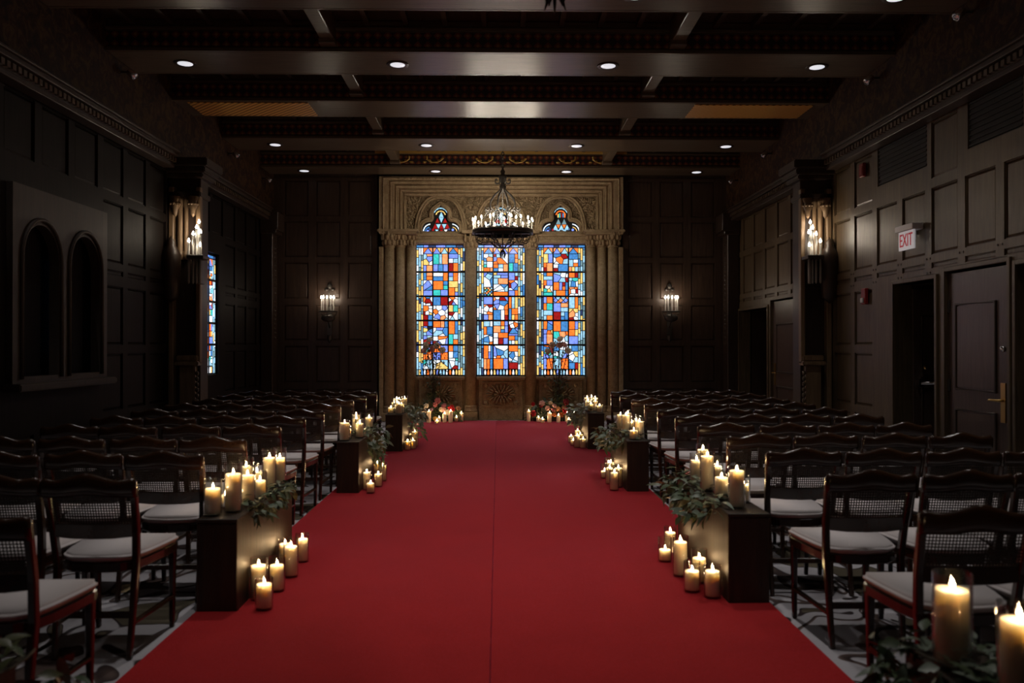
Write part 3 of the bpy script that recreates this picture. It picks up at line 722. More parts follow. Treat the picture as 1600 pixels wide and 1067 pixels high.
# trefoil glazing above
for i, c in enumerate(WX):
    root = empty('window_%d' % (5 + i), (0, 16.40, 0)); tag(root, ['trefoil window with red and pale triangles', 'trefoil window half hidden by the chandelier', 'trefoil window with blue triangle pyramid'][i], 'window', None, 'structure')
    x0, zt = P(c - 36, 318, 16.4); x1, zb = P(c + 36, 366, 16.4)
    obj('leading', MB().box(x0, x1, .012, .03, zb, zt), M['gN'] if False else M['black'], root)
    pl = []
    tri = lambda cx, cy, w_, h_, up, k: pl.append(([P(cx - w_, cy + h_, 16.4), P(cx + w_, cy + h_, 16.4), P(cx, cy - h_, 16.4)] if up else [P(cx - w_, cy - h_, 16.4), P(cx, cy + h_, 16.4), P(cx + w_, cy - h_, 16.4)], k))
    if i != 2:
        tri(c + 1, 335, 4, 4.5, 1, 'L'); tri(c + 1, 344, 4, 4.5, 0, 'L')
        for q in (-1, 1): tri(c + 1 + q * 4.5, 354, 4, 4, 0, 'L'); tri(c + 1 + q * 6, 344, 3.5, 4, 1, 'R'); tri(c + 1 + q * 9.5, 353, 4, 4.5, 1, 'R')
        tri(c + 1, 353.5, 3.6, 4, 1, 'R')
        for q in (-1, 0, 1): tri(c + 1 + q * 7, 361, 3, 2.5, 0, 'LRW'[q + 1])
    else:
        for q in (-1, 1): tri(c + 1 + q * 4.5, 346, 4.2, 4.5, 1, 'G')
        for q in (-1, 0, 1): tri(c + 1 + q * 9, 355, 4.5, 4.5, 1, 'L')
        for q in (-1, 1): tri(c + 1 + q * 4.5, 354, 3.2, 3.2, 0, 'O'); tri(c + 1 + q * 5, 361.5, 3.5, 2.2, 0, 'L')
        for q in range(5): pl.append(([P(c - 5 + q * 2.6, 340, 16.4), P(c - 2.8 + q * 2.6, 340, 16.4), P(c - 2.8 + q * 2.6, 332 + abs(q - 2), 16.4), P(c - 5 + q * 2.6, 332 + abs(q - 2), 16.4)], 'YTRSO'[q]))
    for (ox, oy, r0, r1, a0, a1, k) in [(0, 336, 10, 12, 200, 340, 'L'), (0, 337, 6.5, 8.5, 190, 350, 'Y' if i != 2 else 'O'), (-15, 362, 11, 13, 185, 265, 'W'), (17, 362, 11, 13, 275, 355, 'W'), (-17, 362, 6, 8, 185, 265, 'S'), (18, 362, 6.5, 8, 275, 355, 'Y')]:
        n = 5
        for q in range(n):
            t0, t1 = R(a0 + (a1 - a0) * q / n), R(a0 + (a1 - a0) * (q + 1) / n)
            pl.append(([P(c + ox + r_ * math.cos(t), oy + r_ * math.sin(t), 16.4) for r_, t in ((r0, t0), (r1, t0), (r1, t1), (r0, t1))], k))
    for (ox, oy, k) in [(-14, 333, 'B'), (15, 334, 'B'), (-17, 358, 'N'), (19, 359, 'B'), (-20, 361, 'B'), (13, 358, 'N'), (-12, 359, 'R')]:
        pl.append(([P(c + ox + 2.2 * math.cos(R(t)), oy + 2.2 * math.sin(R(t)), 16.4) for t in range(0, 360, 45)], k))
    for poly, k in pl:
        q = inset(poly, .003)
        if q and len(q) > 2: obj('pane', MB().prism(q, 0, .011), M['g' + k], root)

# ------------------------------------------------------------------ arched curtained window, doors, piers
W5 = empty('window_8', (XL, LWIN[0][0], LWIN[0][2])); tag(W5, 'dark pair of arched windows with drawn curtains on the side wall', 'window', None, 'structure')
L5, h5 = LWIN[0][1] - LWIN[0][0], LWIN[0][3] - LWIN[0][2]
def arch(c, hw, base, spring, top):
    return [(c - hw, base), (c + hw, base)] + [(c + hw * math.cos(t), spring + (top - spring) * math.sin(t)) for t in [math.pi * k / 16 for k in range(17)]]
hwl = L5 * .25 - .11
me = shape2d('arched_frame', [(-.06, -.05), (L5 + .06, -.05), (L5 + .06, h5 + .22), (-.06, h5 + .22)], [arch(L5 * .25, hwl, .04, h5 * .72, h5 * .93), arch(L5 * .75, hwl, .04, h5 * .72, h5 * .93)], .10)
o = link('arched_frame', me, M['left_frame'], W5); o.rotation_euler = (0, 0, R(90)); o.location = (.06, 0, 0)
for k in (0, 1):
    c = L5 * (.25 + .5 * k)
    pts = [(.068, y, z) for y, z in arch(c, hwl + .035, .02, h5 * .72, h5 * .96)[1:]] + [(.068, c - hwl - .035, .02)]
    obj('arch_moulding', MB().tube(pts, .022, 6), M['left_frame'], W5)
    for s in (-1, 1):
        mb = MB(); poly = []
        y0, y1 = (c - hwl - .02, c - .008 - .01 * k) if s < 0 else (c + .008 + .01 * k, c + hwl + .02)
        n = 24; vs = []; fs = []
        for i in range(n + 1):
            y = y0 + (y1 - y0) * i / n; x = -.14 + .02 * math.sin(i * 2.1); vs += [(x, y, .02), (x, y, h5)]
        fs = [(2 * i, 2 * i + 1, 2 * i + 3, 2 * i + 2) for i in range(n)]
        obj('curtain', mb.add(vs, fs, True), M['curtain'], W5)
    obj('pane', MB().box(-.20, -.19, c - .05, c + .05, .25, h5 * .78), M['daylight'], W5)
obj('sill', MB().box(-.15, .16, -.1, L5 + .1, -.09, -.02), M['left_frame'], W5, .012, 2)
obj('backing', MB().box(-.22, -.21, -.1, L5 + .1, -.1, h5 + .1), M['black'], W5)

def door_leaf(root, wd, ht, panels, material, rails_z=None):
    "leaf lying in XZ, front towards -Y"
    obj('leaf', MB().box(0, wd, .0, .045, 0, ht), material, root, .004)
    for (x0, x1, z0, z1) in panels:
        p = MB().tube([(x0, -.004, z0), (x1, -.004, z0), (x1, -.004, z1), (x0, -.004, z1)], 1, sq=(.035, .03), closed=True)
        o = obj('panel_moulding', p, M['dark_wood'], root, .006)
        obj('door_panel', MB().box(x0 + .02, x1 - .02, -.008, .004, z0 + .02, z1 - .02), material, root)
def lever(root, x, z, s):
    h = obj('handle', MB().box(-.035, .035, -.012, 0, -.20, .16).tube([(0, -.012, 0), (0, -.06, 0)], .012).tube([(0, -.055, 0), (s * .14, -.055, 0), (s * .16, -.05, -.008)], .010), M['brass'], root, 0, 1, (x, 0, z)); return h
# near door
wd = opD[1] - opD[0]
D1 = empty('door_1', (XR + .02, opD[1] - .01, 0), -R(90)); tag(D1, 'panelled oak door with long brass lever plate', 'door', None, 'structure')
door_leaf(D1, wd - .02, 2.18, [(.14, wd - .24, 1.02, 1.86), (.14, wd - .24, .15, .82)], M['door_wood'])
lever(D1, wd - .12, .95, -1)
obj('deadbolt', MB().lathe([(.028, 0), (.028, .02), (.015, .03), (0, .03)], 12, mtx=Matrix.Rotation(R(90), 4, 'X')), M['chrome'], D1, 0, 1, (wd - .12, 0, 1.42))
for z in (.35, 1.05, 1.85): obj('hinge', MB().box(-.01, .03, -.012, .0, z - .06, z + .06), M['iron'], D1)
# open door leaf inside the recess
D2 = empty('door_2', (XR + .20, opA[1] - .03, 0)); tag(D2, 'open door leaf with push bar standing in the recess', 'door', None, 'structure')
door_leaf(D2, .9, 2.1, [(.1, .8, 1.1, 1.78), (.1, .8, .15, .95)], M['door_wood'])
obj('push_bar', MB().tube([(.06, -.05, 1.02), (.84, -.05, 1.02)], .018).box(.04, .1, -.06, 0, .98, 1.07).box(.8, .86, -.06, 0, .98, 1.07), M['chrome'], D2)
obj('knob', MB().ball((.12, -.04, 1.20), .025), M['brass'], D2)
# far door
D3 = empty('door_3', (XR + .02, farD[1] - .01, 0), -R(90)); tag(D3, 'far panelled door beyond the pier beside a dark doorway', 'door', None, 'structure')
wd3 = farD[1] - farD[0]
door_leaf(D3, wd3 - .02, 2.18, [(.2, wd3 - .25, 1.02, 1.8), (.2, wd3 - .25, .15, .78)], M['door_wood'])
lever(D3, .1, 1.0, 1)
# casings and dark recesses behind the openings
for n, (nm, (a, b), zt) in enumerate((('near recess', opA, 2.15), ('dark opening', opZ, 2.16), ('far doorway', farO, 2.10))):
    mb = MB().box(XR + .2, XR + 1.3, b, b + .04, 0, zt + .05).box(XR + .2, XR + 1.3, a - .04, a, 0, zt + .05).box(XR + 1.3, XR + 1.34, a - .04, b + .04, 0, zt + .05).box(XR + .2, XR + 1.34, a - .04, b + .04, zt, zt + .04)
    tag(obj('wall_recess_%d' % (n + 1), mb, M['dark_wood']), 'unlit recess behind the ' + nm, 'wall', None, 'structure')
for n, (a, b, zt, nm) in enumerate(((opA[0], opA[1], 2.15, 'recess with the open door'), (opD[0], opD[1], 2.2, 'oak door'), (opZ[0], opZ[1], 2.16, 'dark opening'), (farO[0], farO[1], 2.1, 'far dark doorway'), (farD[0], farD[1], 2.2, 'far door'))):
    mb = MB(); q = .045
    mb.box(XR - .025, XR + .2, a - q, a, 0, zt + q).box(XR - .025, XR + .2, b, b + q, 0, zt + q).box(XR - .025, XR + .2, a, b, zt, zt + q)
    tag(obj('trim_%d' % (20 + n), mb, M['wall_wood'], None, .006), 'wooden casing around the ' + nm, 'trim', None, 'structure')

def pier(s):
    X = XR if s > 0 else XL; xi = X - s * .42
    root = empty('wall_pier_' + ('right' if s > 0 else 'left'), (X, PY0, 0)); tag(root, 'projecting carved wooden pier carrying candle bulbs, ' + ('beside the doors' if s > 0 else 'beside the curtained window'), 'pier', None, 'structure')
    bx = lambda mb, d0, d1, y0, y1, z0, z1: mb.box(min(-s * d0, -s * d1), max(-s * d0, -s * d1), y0, y1, z0, z1)
    d = PY1 - PY0
    mb = MB(); bx(mb, -.1, .40, .10, d, 0, 3.98); obj('shaft', mb, M['dark_wood'], root, .01)
    mb = MB(); bx(mb, .0, .07, 0, .12, 0, 3.6); bx(mb, .36, .42, .02, .12, 1.2, 3.6); obj('jamb', mb, M['pier_wood'], root, .01)
    mb = MB(); bx(mb, .02, .44, -.02, .12, 0, .12); bx(mb, .15, .36, .0, .12, .12, 1.18); bx(mb, .10, .42, -.05, .12, 1.18, 1.24); bx(mb, .12, .40, -.02, .12, 1.24, 1.32); obj('console', mb, M['pier_wood'], root, .012, 2)
    mb = MB()
    for k in range(8): mb.ball((-s * .39, .0, .55 + k * .075), .035, 6, 4, .8, .8, 1.1)
    obj('carved_drop', mb, M['wall_wood'], root)
    for xx, r_ in ((.14, .035), (.22, .028)):
        mb = MB().lathe([(r_ * 1.6, 2.62), (r_ * 1.6, 2.70), (r_, 2.74), (r_, 3.32), (r_ * 1.7, 3.40), (r_ * 1.8, 3.46)], 12)
        obj('column', mb, M['pier_wood'], root, 0, 1, (-s * xx, .06, 0))
    mb = MB()
    for k, (e, z0, z1) in enumerate([(.00, 3.46, 3.54), (.05, 3.72, 3.78), (.09, 3.78, 3.86), (.13, 3.86, 3.97)]): bx(mb, -.05, .43 + e, -e, d + e, z0, z1)
    obj('capital', mb, M['dark_wood'], root, .012, 2)
    for xx in (.10, .34):
        mb = MB().lathe([(.0, 3.18), (.03, 3.22), (.035, 3.28), (.06, 3.33), (.045, 3.38), (.075, 3.46)], 10)
        for q in range(8): mb.ball((.06 * math.cos(q * .785), .06 * math.sin(q * .785), 3.36), .022, 6, 4)
        obj('corbel', mb, M['pier_wood'], root, 0, 1, (-s * xx, -.02, 0))
    mb = MB().lathe([(.0, 2.02), (.10, 2.10), (.13, 2.4), (.13, 2.66), (.10, 2.74), (.06, 2.80), (.07, 2.84), (.02, 2.90), (0, 2.93)], 12)
    obj('finial', mb, M['dark_wood'], root, 0, 1, (-s * .06, -.06, 0))
    return root
pier(1); pier(-1)
# corner pilasters beside the end wall
for s in (-1, 1):
    X = XR if s > 0 else XL
    mb = MB(); q = lambda d0, d1, y0, y1, z0, z1: mb.box(min(X - s * d0, X - s * d1), max(X - s * d0, X - s * d1), y0, y1, z0, z1)
    q(0, .22, YE - .42, YE - .08, 0, 3.95); q(0, .27, YE - .46, YE - .04, 0, .25); q(0, .30, YE - .48, YE - .02, 3.55, 3.62); q(0, .34, YE - .5, YE - .01, 3.62, 3.95)
    for k in range(22): mb.ball((X - s * .22, YE - .25, 1.6 + k * .085), .03, 6, 4)
    tag(obj('trim_%d' % (30 + (s > 0)), mb, M['dark_wood'], None, .01), 'dark carved corner pilaster at the ' + ('door' if s > 0 else 'curtained') + ' end of the end wall', 'pilaster', None, 'structure')

# ------------------------------------------------------------------ lamps
def bulb_mesh(mb, c, r=.016, h=.055):
    return mb.lathe([(0, 0), (r * .7, h * .06), (r, h * .3), (r * .75, h * .6), (r * .25, h * .88), (0, h)], 8, c)
def candle_lamp(root, x, y, z, h, bulb, r=.011, bh=.055, br=.015):
    t = obj('candle_tube', MB().lathe([(r * 1.9, 0), (r * 1.9, .01), (r, .014), (r, h)], 8), M['tube'], root, 0, 1, (x, y, z))
    link('bulb', BULBS[bulb], M[bulb], t, (0, 0, h)); return t
BULBS = {'dimbulb': bulb_mesh(MB(), (0, 0, 0), .0135, .052).mesh('dimbulb'), 'bulb': bulb_mesh(MB(), (0, 0, 0), .0135, .052).mesh('bulb'), 'sbulb': bulb_mesh(MB(), (0, 0, 0), .017, .06).mesh('sbulb')}
def scroll(cx, cz, r0, turns, a0, sg, n=26, decay=.8):
    return [(cx + sg * r0 * (1 - decay * k / n) * math.cos(a0 + turns * 2 * math.pi * k / n), cz + r0 * (1 - decay * k / n) * math.sin(a0 + turns * 2 * math.pi * k / n)) for k in range(n + 1)]
def chandelier(loc, label, bulb='bulb'):
    root = empty('chandelier', loc); tag(root, label, 'chandelier', 'iron ring chandeliers')
    I = M['iron']; zc = ZC - loc[2]; Rr = .52
    # origin = ring centre
    obj('ceiling_plate', MB().lathe([(.09, zc - .05), (.07, zc - .03), (.09, zc - .001)], 16), I, root)
    k = 0; z = 1.12
    while z < zc - .06:
        mm = Matrix.Translation((0, 0, z + .035)) @ Matrix.Rotation(R(90) * (k % 2), 4, 'Z') @ Matrix.Rotation(R(90), 4, 'X')
        obj('chain_link', MB().tube([((.026) * math.cos(t), .036 * math.sin(t), 0) for t in [2 * math.pi * i / 12 for i in range(12)]], .009, 6, closed=True, mtx=mm), I, root); z += .052; k += 1
    obj('stem', MB().lathe([(0, -.36), (.012, -.33), (.012, -.02), (.02, .0), (.012, .05), (.012, .72), (.05, .74), (.06, .80), (.03, .84), (.045, .90), (.07, .96), (.07, .985), (.03, 1.02), (.045, 1.06), (.02, 1.10), (.008, 1.14)], 12), I, root)
    obj('ring', MB().lathe([(Rr, -.035), (Rr + .008, -.038), (Rr + .012, 0), (Rr + .008, .038), (Rr, .035), (Rr - .006, .03), (Rr - .006, -.03), (Rr, -.035)], 48), I, root)
    for i in range(8):
        a = 2 * math.pi * (i + .5) / 8; mz = Matrix.Rotation(a, 4, 'Z')
        # upper arm from the stem, bowed out to the crown
        pts = [(.03, 0, .76), (.09, 0, .70), (.17, 0, .63), (.225, 0, .54), (.235, 0, .46), (.20, 0, .40), (.13, 0, .36), (.05, 0, .36)]
        mb = MB().tube(pts, .011, 6, mtx=mz)
        mb.tube([(x, 0, z) for x, z in scroll(.285, .40, .05, .9, 2.6, -1)], .009, 6, mtx=mz)
        mb.tube([(x, 0, z) for x, z in scroll(.11, .90, .06, .8, 3.6, 1)], .008, 6, mtx=mz)
        for q in range(4):
            m2 = mz @ Matrix.Translation((.22 + .035 * q, 0, .37 + .02 * (q % 2))) @ Matrix.Rotation(R(-35 + 20 * q), 4, 'Y')
            mb.ball((0, 0, 0), .024, 6, 4, .5, .35, 1.4, m2)
        obj('scroll_arm', mb, I, root)
        # hanging rod to the ring and lower scroll work
        mb = MB()
        mb.tube([(.22, 0, .38), (.32, 0, .30), (.44, 0, .14), (Rr, 0, .05)], .006, 6, mtx=mz)
        mb.tube([(x, 0, z) for x, z in scroll(.44, -.13, .075, 1.2, 1.2, 1)], .0075, 6, mtx=mz)
        mb.tube([(x, 0, z) for x, z in scroll(.30, -.11, .07, 1.1, 1.9, -1)], .0075, 6, mtx=mz)
        mb.tube([(Rr, 0, -.04), (.50, 0, -.14), (.38, 0, -.20), (.24, 0, -.16), (.16, 0, -.23), (.07, 0, -.28), (.0, 0, -.25)], .0075, 6, mtx=mz)
        obj('lower_scroll', mb, I, root)
    for i in range(5):
        mz = Matrix.Rotation(2 * math.pi * i / 5 + .3, 4, 'Z')
        obj('finial_prong', MB().tube([(0, 0, -.30), (.035, 0, -.34), (.05, 0, -.39), (.035, 0, -.43), (.05, 0, -.47)], [.012, .012, .010, .008, .003], 6, mtx=mz), I, root)
    for i in range(18):
        a = 2 * math.pi * i / 18 + .1; candle_lamp(root, (Rr + .0) * math.cos(a), (Rr + .0) * math.sin(a), .035, .16, bulb)
    for i in range(5):
        a = 2 * math.pi * i / 5 + .2; t = candle_lamp(root, .24 * math.cos(a), .24 * math.sin(a), .06, .20, bulb)
    obj('inner_ring', MB().tube([(.24 * math.cos(t), .24 * math.sin(t), .05) for t in [2 * math.pi * i / 32 for i in range(32)]], .012, 6, closed=True).box(-Rr, Rr, -.008, .008, .035, .055).box(-.008, .008, -Rr, Rr, .035, .055), I, root)
    for i in range(6):
        a = 2 * math.pi * i / 6 + .5; mb = MB()
        for q in range(14): mb.ball((.10 * math.cos(a), .10 * math.sin(a), .06 + q * .022), .009, 6, 4)
        obj('bead_string', mb, M['chrome'], root)
    return root
q = at(785.5, 363, 14.5)
chandelier((q.x, 14.5, q.z), 'black iron ring chandelier with lit candle bulbs before the middle window')
chandelier((.25, 3.62, 3.385), 'second iron ring chandelier overhead, only its leafy finial tips showing', 'dimbulb')

def sconce_end(px, label):
    p = at(px, 487, YE - .16); root = empty('wall_sconce', (p.x, YE, p.z)); tag(root, label, 'sconce', 'candle sconces on the end wall')
    I = M['iron']
    obj('backplate', MB().box(-.05, .05, -.012, 0, -.45, .1).lathe([(.0, -.62), (.05, -.5), (.05, -.45)], 8), I, root, .004)
    obj('hook', MB().tube([(0, -.01, .45), (0, -.05, .42), (0, -.06, .34), (0, -.03, .28), (0, -.01, .1)], .008, 6).ball((0, -.02, .50), .05, 6, 5, 1, .4, 1.1).ball((-.06, -.02, .43), .03, 6, 4, 1.3, .4, .8).ball((.06, -.02, .43), .03, 6, 4, 1.3, .4, .8), I, root)
    t = [(.17 * math.cos(a), -.16 + .11 * -math.sin(a), 0) for a in [math.pi * k / 14 for k in range(15)]]
    obj('holder', MB().tube(t, .014, 6).tube([(0, -.01, -.3), (0, -.12, -.22), (0, -.2, -.08), (0, -.26, 0)], .012, 6).tube([(-.17, -.16, 0), (-.1, -.02, -.1)], .009, 6).tube([(.17, -.16, 0), (.1, -.02, -.1)], .009, 6).ball((0, -.15, -.12), .10, 8, 5, 1.4, .7, .8), I, root)
    for k in range(5):
        a = math.pi * (.12 + .76 * k / 4); candle_lamp(root, .125 * math.cos(a), -.16 - .10 * math.sin(a), .01, .24, 'sbulb', .012)
    return root
sconce_end(512.5, 'lit candle sconce on dark panelling left of the stone columns')
sconce_end(1048.5, 'lit candle sconce on dark panelling right of the stone columns')
def sconce_pier(s, label):
    X = XR if s > 0 else XL; px = 1269 if s > 0 else 308
    p = at(px, 402, PY0 - .10); root = empty('pier_sconce', (p.x, PY0, p.z)); tag(root, label, 'sconce', 'stepped candle sconces on the piers')
    obj('bracket', MB().box(-.10, .12, -.22, .02, -.03, .02).box(-.03, .03, -.05, .1, -.35, -.03), M['iron'], root, .006)
    for k, (dx, dy, h) in enumerate([(-.01, -.06, .44), (.0, -.12, .36), (.035, -.15, .27), (.085, -.17, .17), (-.045, -.10, .30), (-.06, -.16, .12)]):
        t = candle_lamp(root, s * dx, dy, .02, h, 'sbulb', .016, .06)
        obj('pendant_tube', MB().lathe([(.004, -.38), (.016, -.36), (.016, -.05)], 8), M['tube'], t)
    return root
sconce_pier(1, 'stepped cluster of lit candle bulbs on the pier beside the doors')
sconce_pier(-1, 'stepped cluster of lit candle bulbs on the pier by the curtained wall')

# recessed cans in the beam soffits (four per lamp-bearing beam) and small spot heads at the beam ends
can_ring = MB().lathe([(.085, -.004), (.125, -.010), (.130, 0.0), (.085, .004)], 28).mesh('can_ring')
can_lens = MB().lathe([(.0, -.006), (.085, -.006), (.085, .002), (0, .002)], 28).mesh('can_lens')
for bi, pw in ((0, .55), (1, 1.5), (3, 1.1), (4, 1.05), (5, 1.35), (6, .95), (7, .15)):
    a, b = BEAMS[bi]
    for k, x in enumerate((-3.66, -1.22, 1.22, 3.66)):
        r_ = empty('recessed_light', (XC + x, (a + b) / 2 + .02, ZB - .001))
        on = {0: 'beam against the stone surround', 1: 'beam before the chandelier', 3: 'nearest fully visible beam', 4: 'beam at the top edge', 5: 'beam overhead', 6: 'second beam overhead', 7: 'rear beam overhead'}[bi]
        tag(r_, 'round recessed light in the %s, %s from left' % (on, ['first', 'second', 'third', 'fourth'][k]), 'ceiling light', 'recessed lights in the beams')
        link('trim_ring', can_ring, M['dark_wood'], r_); link('lens', can_lens, M['lens'], r_)
        ld = bpy.data.lights.new('can_spot', 'SPOT'); ld.energy = CAN_W * pw * (1.0 if abs(x) < 2 else (.58 if x > 0 else .20) * (.4 if bi == 0 else 1)); ld.color = (1.0, .93, .88)
        ld.spot_size = R(78); ld.spot_blend = 1.0; ld.shadow_soft_size = .08
        lo = bpy.data.objects.new('can_spot', ld); col.objects.link(lo); lo.parent = r_; lo.location = (0, 0, -.03)
for (px, py, Y, s) in [(197, 113, 9.6, -1), (360, 240, 13.4, -1), (411, 279, 15.3, -1), (1378, 122, 9.6, 1), (1205, 240, 13.4, 1), (1152, 282, 15.3, 1), (1523, 19, 7.7, 1)]:
    p = at(px, py, Y); X = FRX if s > 0 else FLX
    r_ = empty('spot_head', (X, Y, p.z)); tag(r_, 'small spotlight head on the %s frieze %s' % ('door-side' if s > 0 else 'curtain-side', {9.6: 'by the second beam', 13.4: 'by the fourth beam', 15.3: 'in the far corner', 7.7: 'by the top edge'}[Y]), 'spotlight', 'small spotlight heads')
    obj('bracket', MB().box(min(0, -s * .1), max(0, -s * .1), -.012, .012, -.012, .012), M['iron'], r_)
    mm = Matrix.Translation((-s * .12, 0, -.02)) @ Matrix.Rotation(R(50) * s, 4, 'Y')
    obj('housing', MB().lathe([(.02, .06), (.035, .05), (.045, -.05), (.03, -.05)], 12, mtx=mm), M['chrome'], r_)
    obj('lens', MB().lathe([(0, -.046), (.03, -.046), (.03, -.05), (0, -.052)], 10, mtx=mm), M['chrome'], r_)

# exit sign, alarm devices
p = at(1403, 361, 9.05); Xs = XR - .10
E = empty('exit_sign', (Xs, onX(1403, Xs), 2.50)); E.rotation_euler = (0, 0, -R(90)); tag(E, 'white box EXIT sign with red letters on the oak panelling', 'sign')
obj('housing', MB().box(-.03, .37, -.02, .10, .205, .275), M['white'], E, .006)
obj('sign_panel', MB().box(.02, .36, 0, .02, 0, .205), M['signface'], E, .003)
tm = text_mesh('lettering', 'EXIT', .175, .004); bb = [v.co.x for v in tm.vertices]; tm.transform(Matrix.Diagonal((.28 / (max(bb) - min(bb)), 1, 1.15, 1)))
link('lettering', tm, M['signred'], E, (.19, -.003, .10))
obj('mount', MB().box(.16, .22, .02, .10, .12, .21), M['white'], E)
for (px, py, lab, kind) in [(1354, 463, 'small red fire alarm strobe with clear lens on the wall', 0), (1351, 268, 'dull red alarm box high on the wall by the pier', 1)]:
    y = onX(px, XR); z = at(px, py, y).z
    A = empty('fire_alarm', (XR, y, z)); tag(A, lab, 'alarm')
    obj('housing', MB().box(-.045, 0, -.06, .06, -.10 + .03 * kind, .10), M['alarm'], A, .008)
    if not kind: obj('strobe', MB().box(-.07, -.045, -.03, .03, -.08, -.02), M['white'], A, .006)
    else: obj('grille', MB().box(-.05, -.045, -.04, .04, -.04, .06), M['alarm'], A)

# ------------------------------------------------------------------ red runner: two strips with a seam
RN = empty('aisle_runner', (0, 0, 0)); tag(RN, 'long red carpet runner down the aisle with a centre seam', 'carpet')
YR0, YR1 = -.5, 16.0
xa = lambda px, py: at(px, py, 1)[0]
lx, rx = -1.64, 1.53
def strip(x0, x1): return MB().box(x0, x1, YR0, YR1, 0.0, .010)
obj('carpet_strip', strip(lx, -.035), M['red'], RN, .004); obj('carpet_strip', strip(-.0335, rx), M['red'], RN, .004)
ZRUN = .010

# ------------------------------------------------------------------ chairs
def make_chair():
    root = empty('cane_back_chair'); Wd = M['chair_wood']
    for s in (-1, 1):
        obj('leg', MB().tube([(s * .178, -.245, 0), (s * .183, -.222, .20), (s * .190, -.20, .44), (s * .200, -.222, .60), (s * .208, -.262, .76), (s * .205, -.282, .825)], [.85, .95, 1.1, 1.05, 1, .8], sq=(.030, .032)), Wd, root, .005)
    for s in (-1, 1):
        obj('leg', MB().tube([(s * .196, .205, 0), (s * .200, .200, .25), (s * .203, .195, .42)], [.75, .95, 1.15], sq=(.032, .032)), Wd, root, .005)
    out = [(-.225, .225), (.225, .225), (.232, .18), (.222, .05), (.205, -.08), (.185, -.165), (.12, -.215), (0, -.232), (-.12, -.215), (-.185, -.165), (-.205, -.08), (-.222, .05), (-.232, .18)]
    obj('seat_frame', MB().slab([(x * .985, y * .985) for x, y in out], .395, .442), Wd, root, .006)
    me = MB().slab(out, .443, .482).mesh('seat_pad', .014, 3)
    for p_ in me.polygons: p_.use_smooth = True
    link('seat_pad', me, M['cushion'], root)
    # serpentine top rail with rolled edge
    n = 28; vs = []; fs = []
    sec = [(-.015, 0), (-.019, .35), (-.017, .8), (-.010, 1.0), (.0, 1.05), (.010, 1.0), (.015, .8), (.013, 0)]
    for k in range(n + 1):
        t = -1 + 2 * k / n; x = t * .226
        zt = .838 + .026 * math.exp(-(t / .33) ** 2) - .006 * math.exp(-((abs(t) - .62) / .16) ** 2) + .004 * math.exp(-((abs(t) - .93) / .07) ** 2)
        zt -= .012 * max(0, abs(t) - .96) / .04; zb = .755 + .012 * math.exp(-(t / .5) ** 2)
        yc = -.278 - .018 * (1 - t * t)
        for dy_, h in sec: vs.append((x, yc + dy_ - .03 * (h - .5) * .3, zb + (zt - zb) * h))
    m_ = len(sec)
    for k in range(n):
        for i in range(m_): j = (i + 1) % m_; fs.append((k * m_ + i, k * m_ + j, (k + 1) * m_ + j, (k + 1) * m_ + i))
    fs += [tuple(range(m_)), tuple(n * m_ + i for i in range(m_ - 1, -1, -1))]
    obj('top_rail', MB().add(vs, fs, True), Wd, root)
    obj('lower_rail', MB().tube([(-.20, -.222, .60), (-.1, -.232, .592), (0, -.236, .590), (.1, -.232, .592), (.20, -.222, .60)], 1, sq=(.07, .022)), Wd, root, .004)
    # woven cane, real strands
    mb = MB(); z0, z1 = .625, .772; yy = lambda z, x: -.228 - (z - .6) * .26 - .012 * (1 - (x / .2) ** 2)
    x = -.192
    while x <= .193:
        for k in range(3):
            za, zb_ = z0 + (z1 - z0) * k / 3, z0 + (z1 - z0) * (k + 1) / 3
            mb.add([(x - .003, yy(za, x), za), (x + .003, yy(za, x), za), (x + .003, yy(zb_, x), zb_), (x - .003, yy(zb_, x), zb_)], [(0, 1, 2, 3)])
        x += .0128
    z = z0
    while z <= z1:
        for k in range(8):
            xa_, xb_ = -.195 + .39 * k / 8, -.195 + .39 * (k + 1) / 8
            mb.add([(xa_, yy(z - .003, xa_) + .001, z - .003), (xb_, yy(z - .003, xb_) + .001, z - .003), (xb_, yy(z + .003, xb_) + .001, z + .003), (xa_, yy(z + .003, xa_) + .001, z + .003)], [(0, 1, 2, 3)])
        z += .0128
    obj('cane_panel', mb, M['cane'], root)
    obj('stretcher', MB().box(-.178, .178, -.232, -.214, .185, .215), Wd, root, .003)
    for s in (-1, 1): obj('stretcher', MB().tube([(s * .183, -.222, .16), (s * .199, .200, .16)], 1, sq=(.016, .028)), Wd, root, .003)
    return root
ORD = ['first', 'second', 'third', 'fourth', 'fifth', 'sixth', 'seventh', 'eighth', 'ninth', 'tenth', 'eleventh']
proto = make_chair(); proto.scale = (.96, 1, 1); first = True; rc = random.Random(21)
ROWY = [3.36, 4.23, 5.02, 5.82, 6.62, 7.42, 8.16, 8.92, 9.70, 10.48, 11.30]
for s in (-1, 1):
    for r_, y in enumerate(ROWY):
        f = (y - 3.36) / 8
        x_in = (1.552 - .06 * f) if s > 0 else (1.655 - .07 * f)
        y += (0 if s > 0 else -.07) + rc.uniform(-.03, .03)
        for c in range(4):
            ch = proto if first else copy_tree(proto); first = False
            ch.location = (s * (x_in + .224 + c * .456) + rc.uniform(-.002, .002), y + rc.uniform(-.02, .02), 0)
            ch.rotation_euler = (0, 0, R(rc.uniform(-1.0, 1.0)))
            place = ['aisle seat', 'second from aisle', 'third from aisle', 'fourth from aisle'][c]
            tag(ch, 'dark cane-back chair %s of red aisle, %s row from windows, %s' % ('left' if s < 0 else 'right', ORD[10 - r_], place), 'chair', 'cane-back chairs ' + ('left' if s < 0 else 'right') + ' of the aisle')

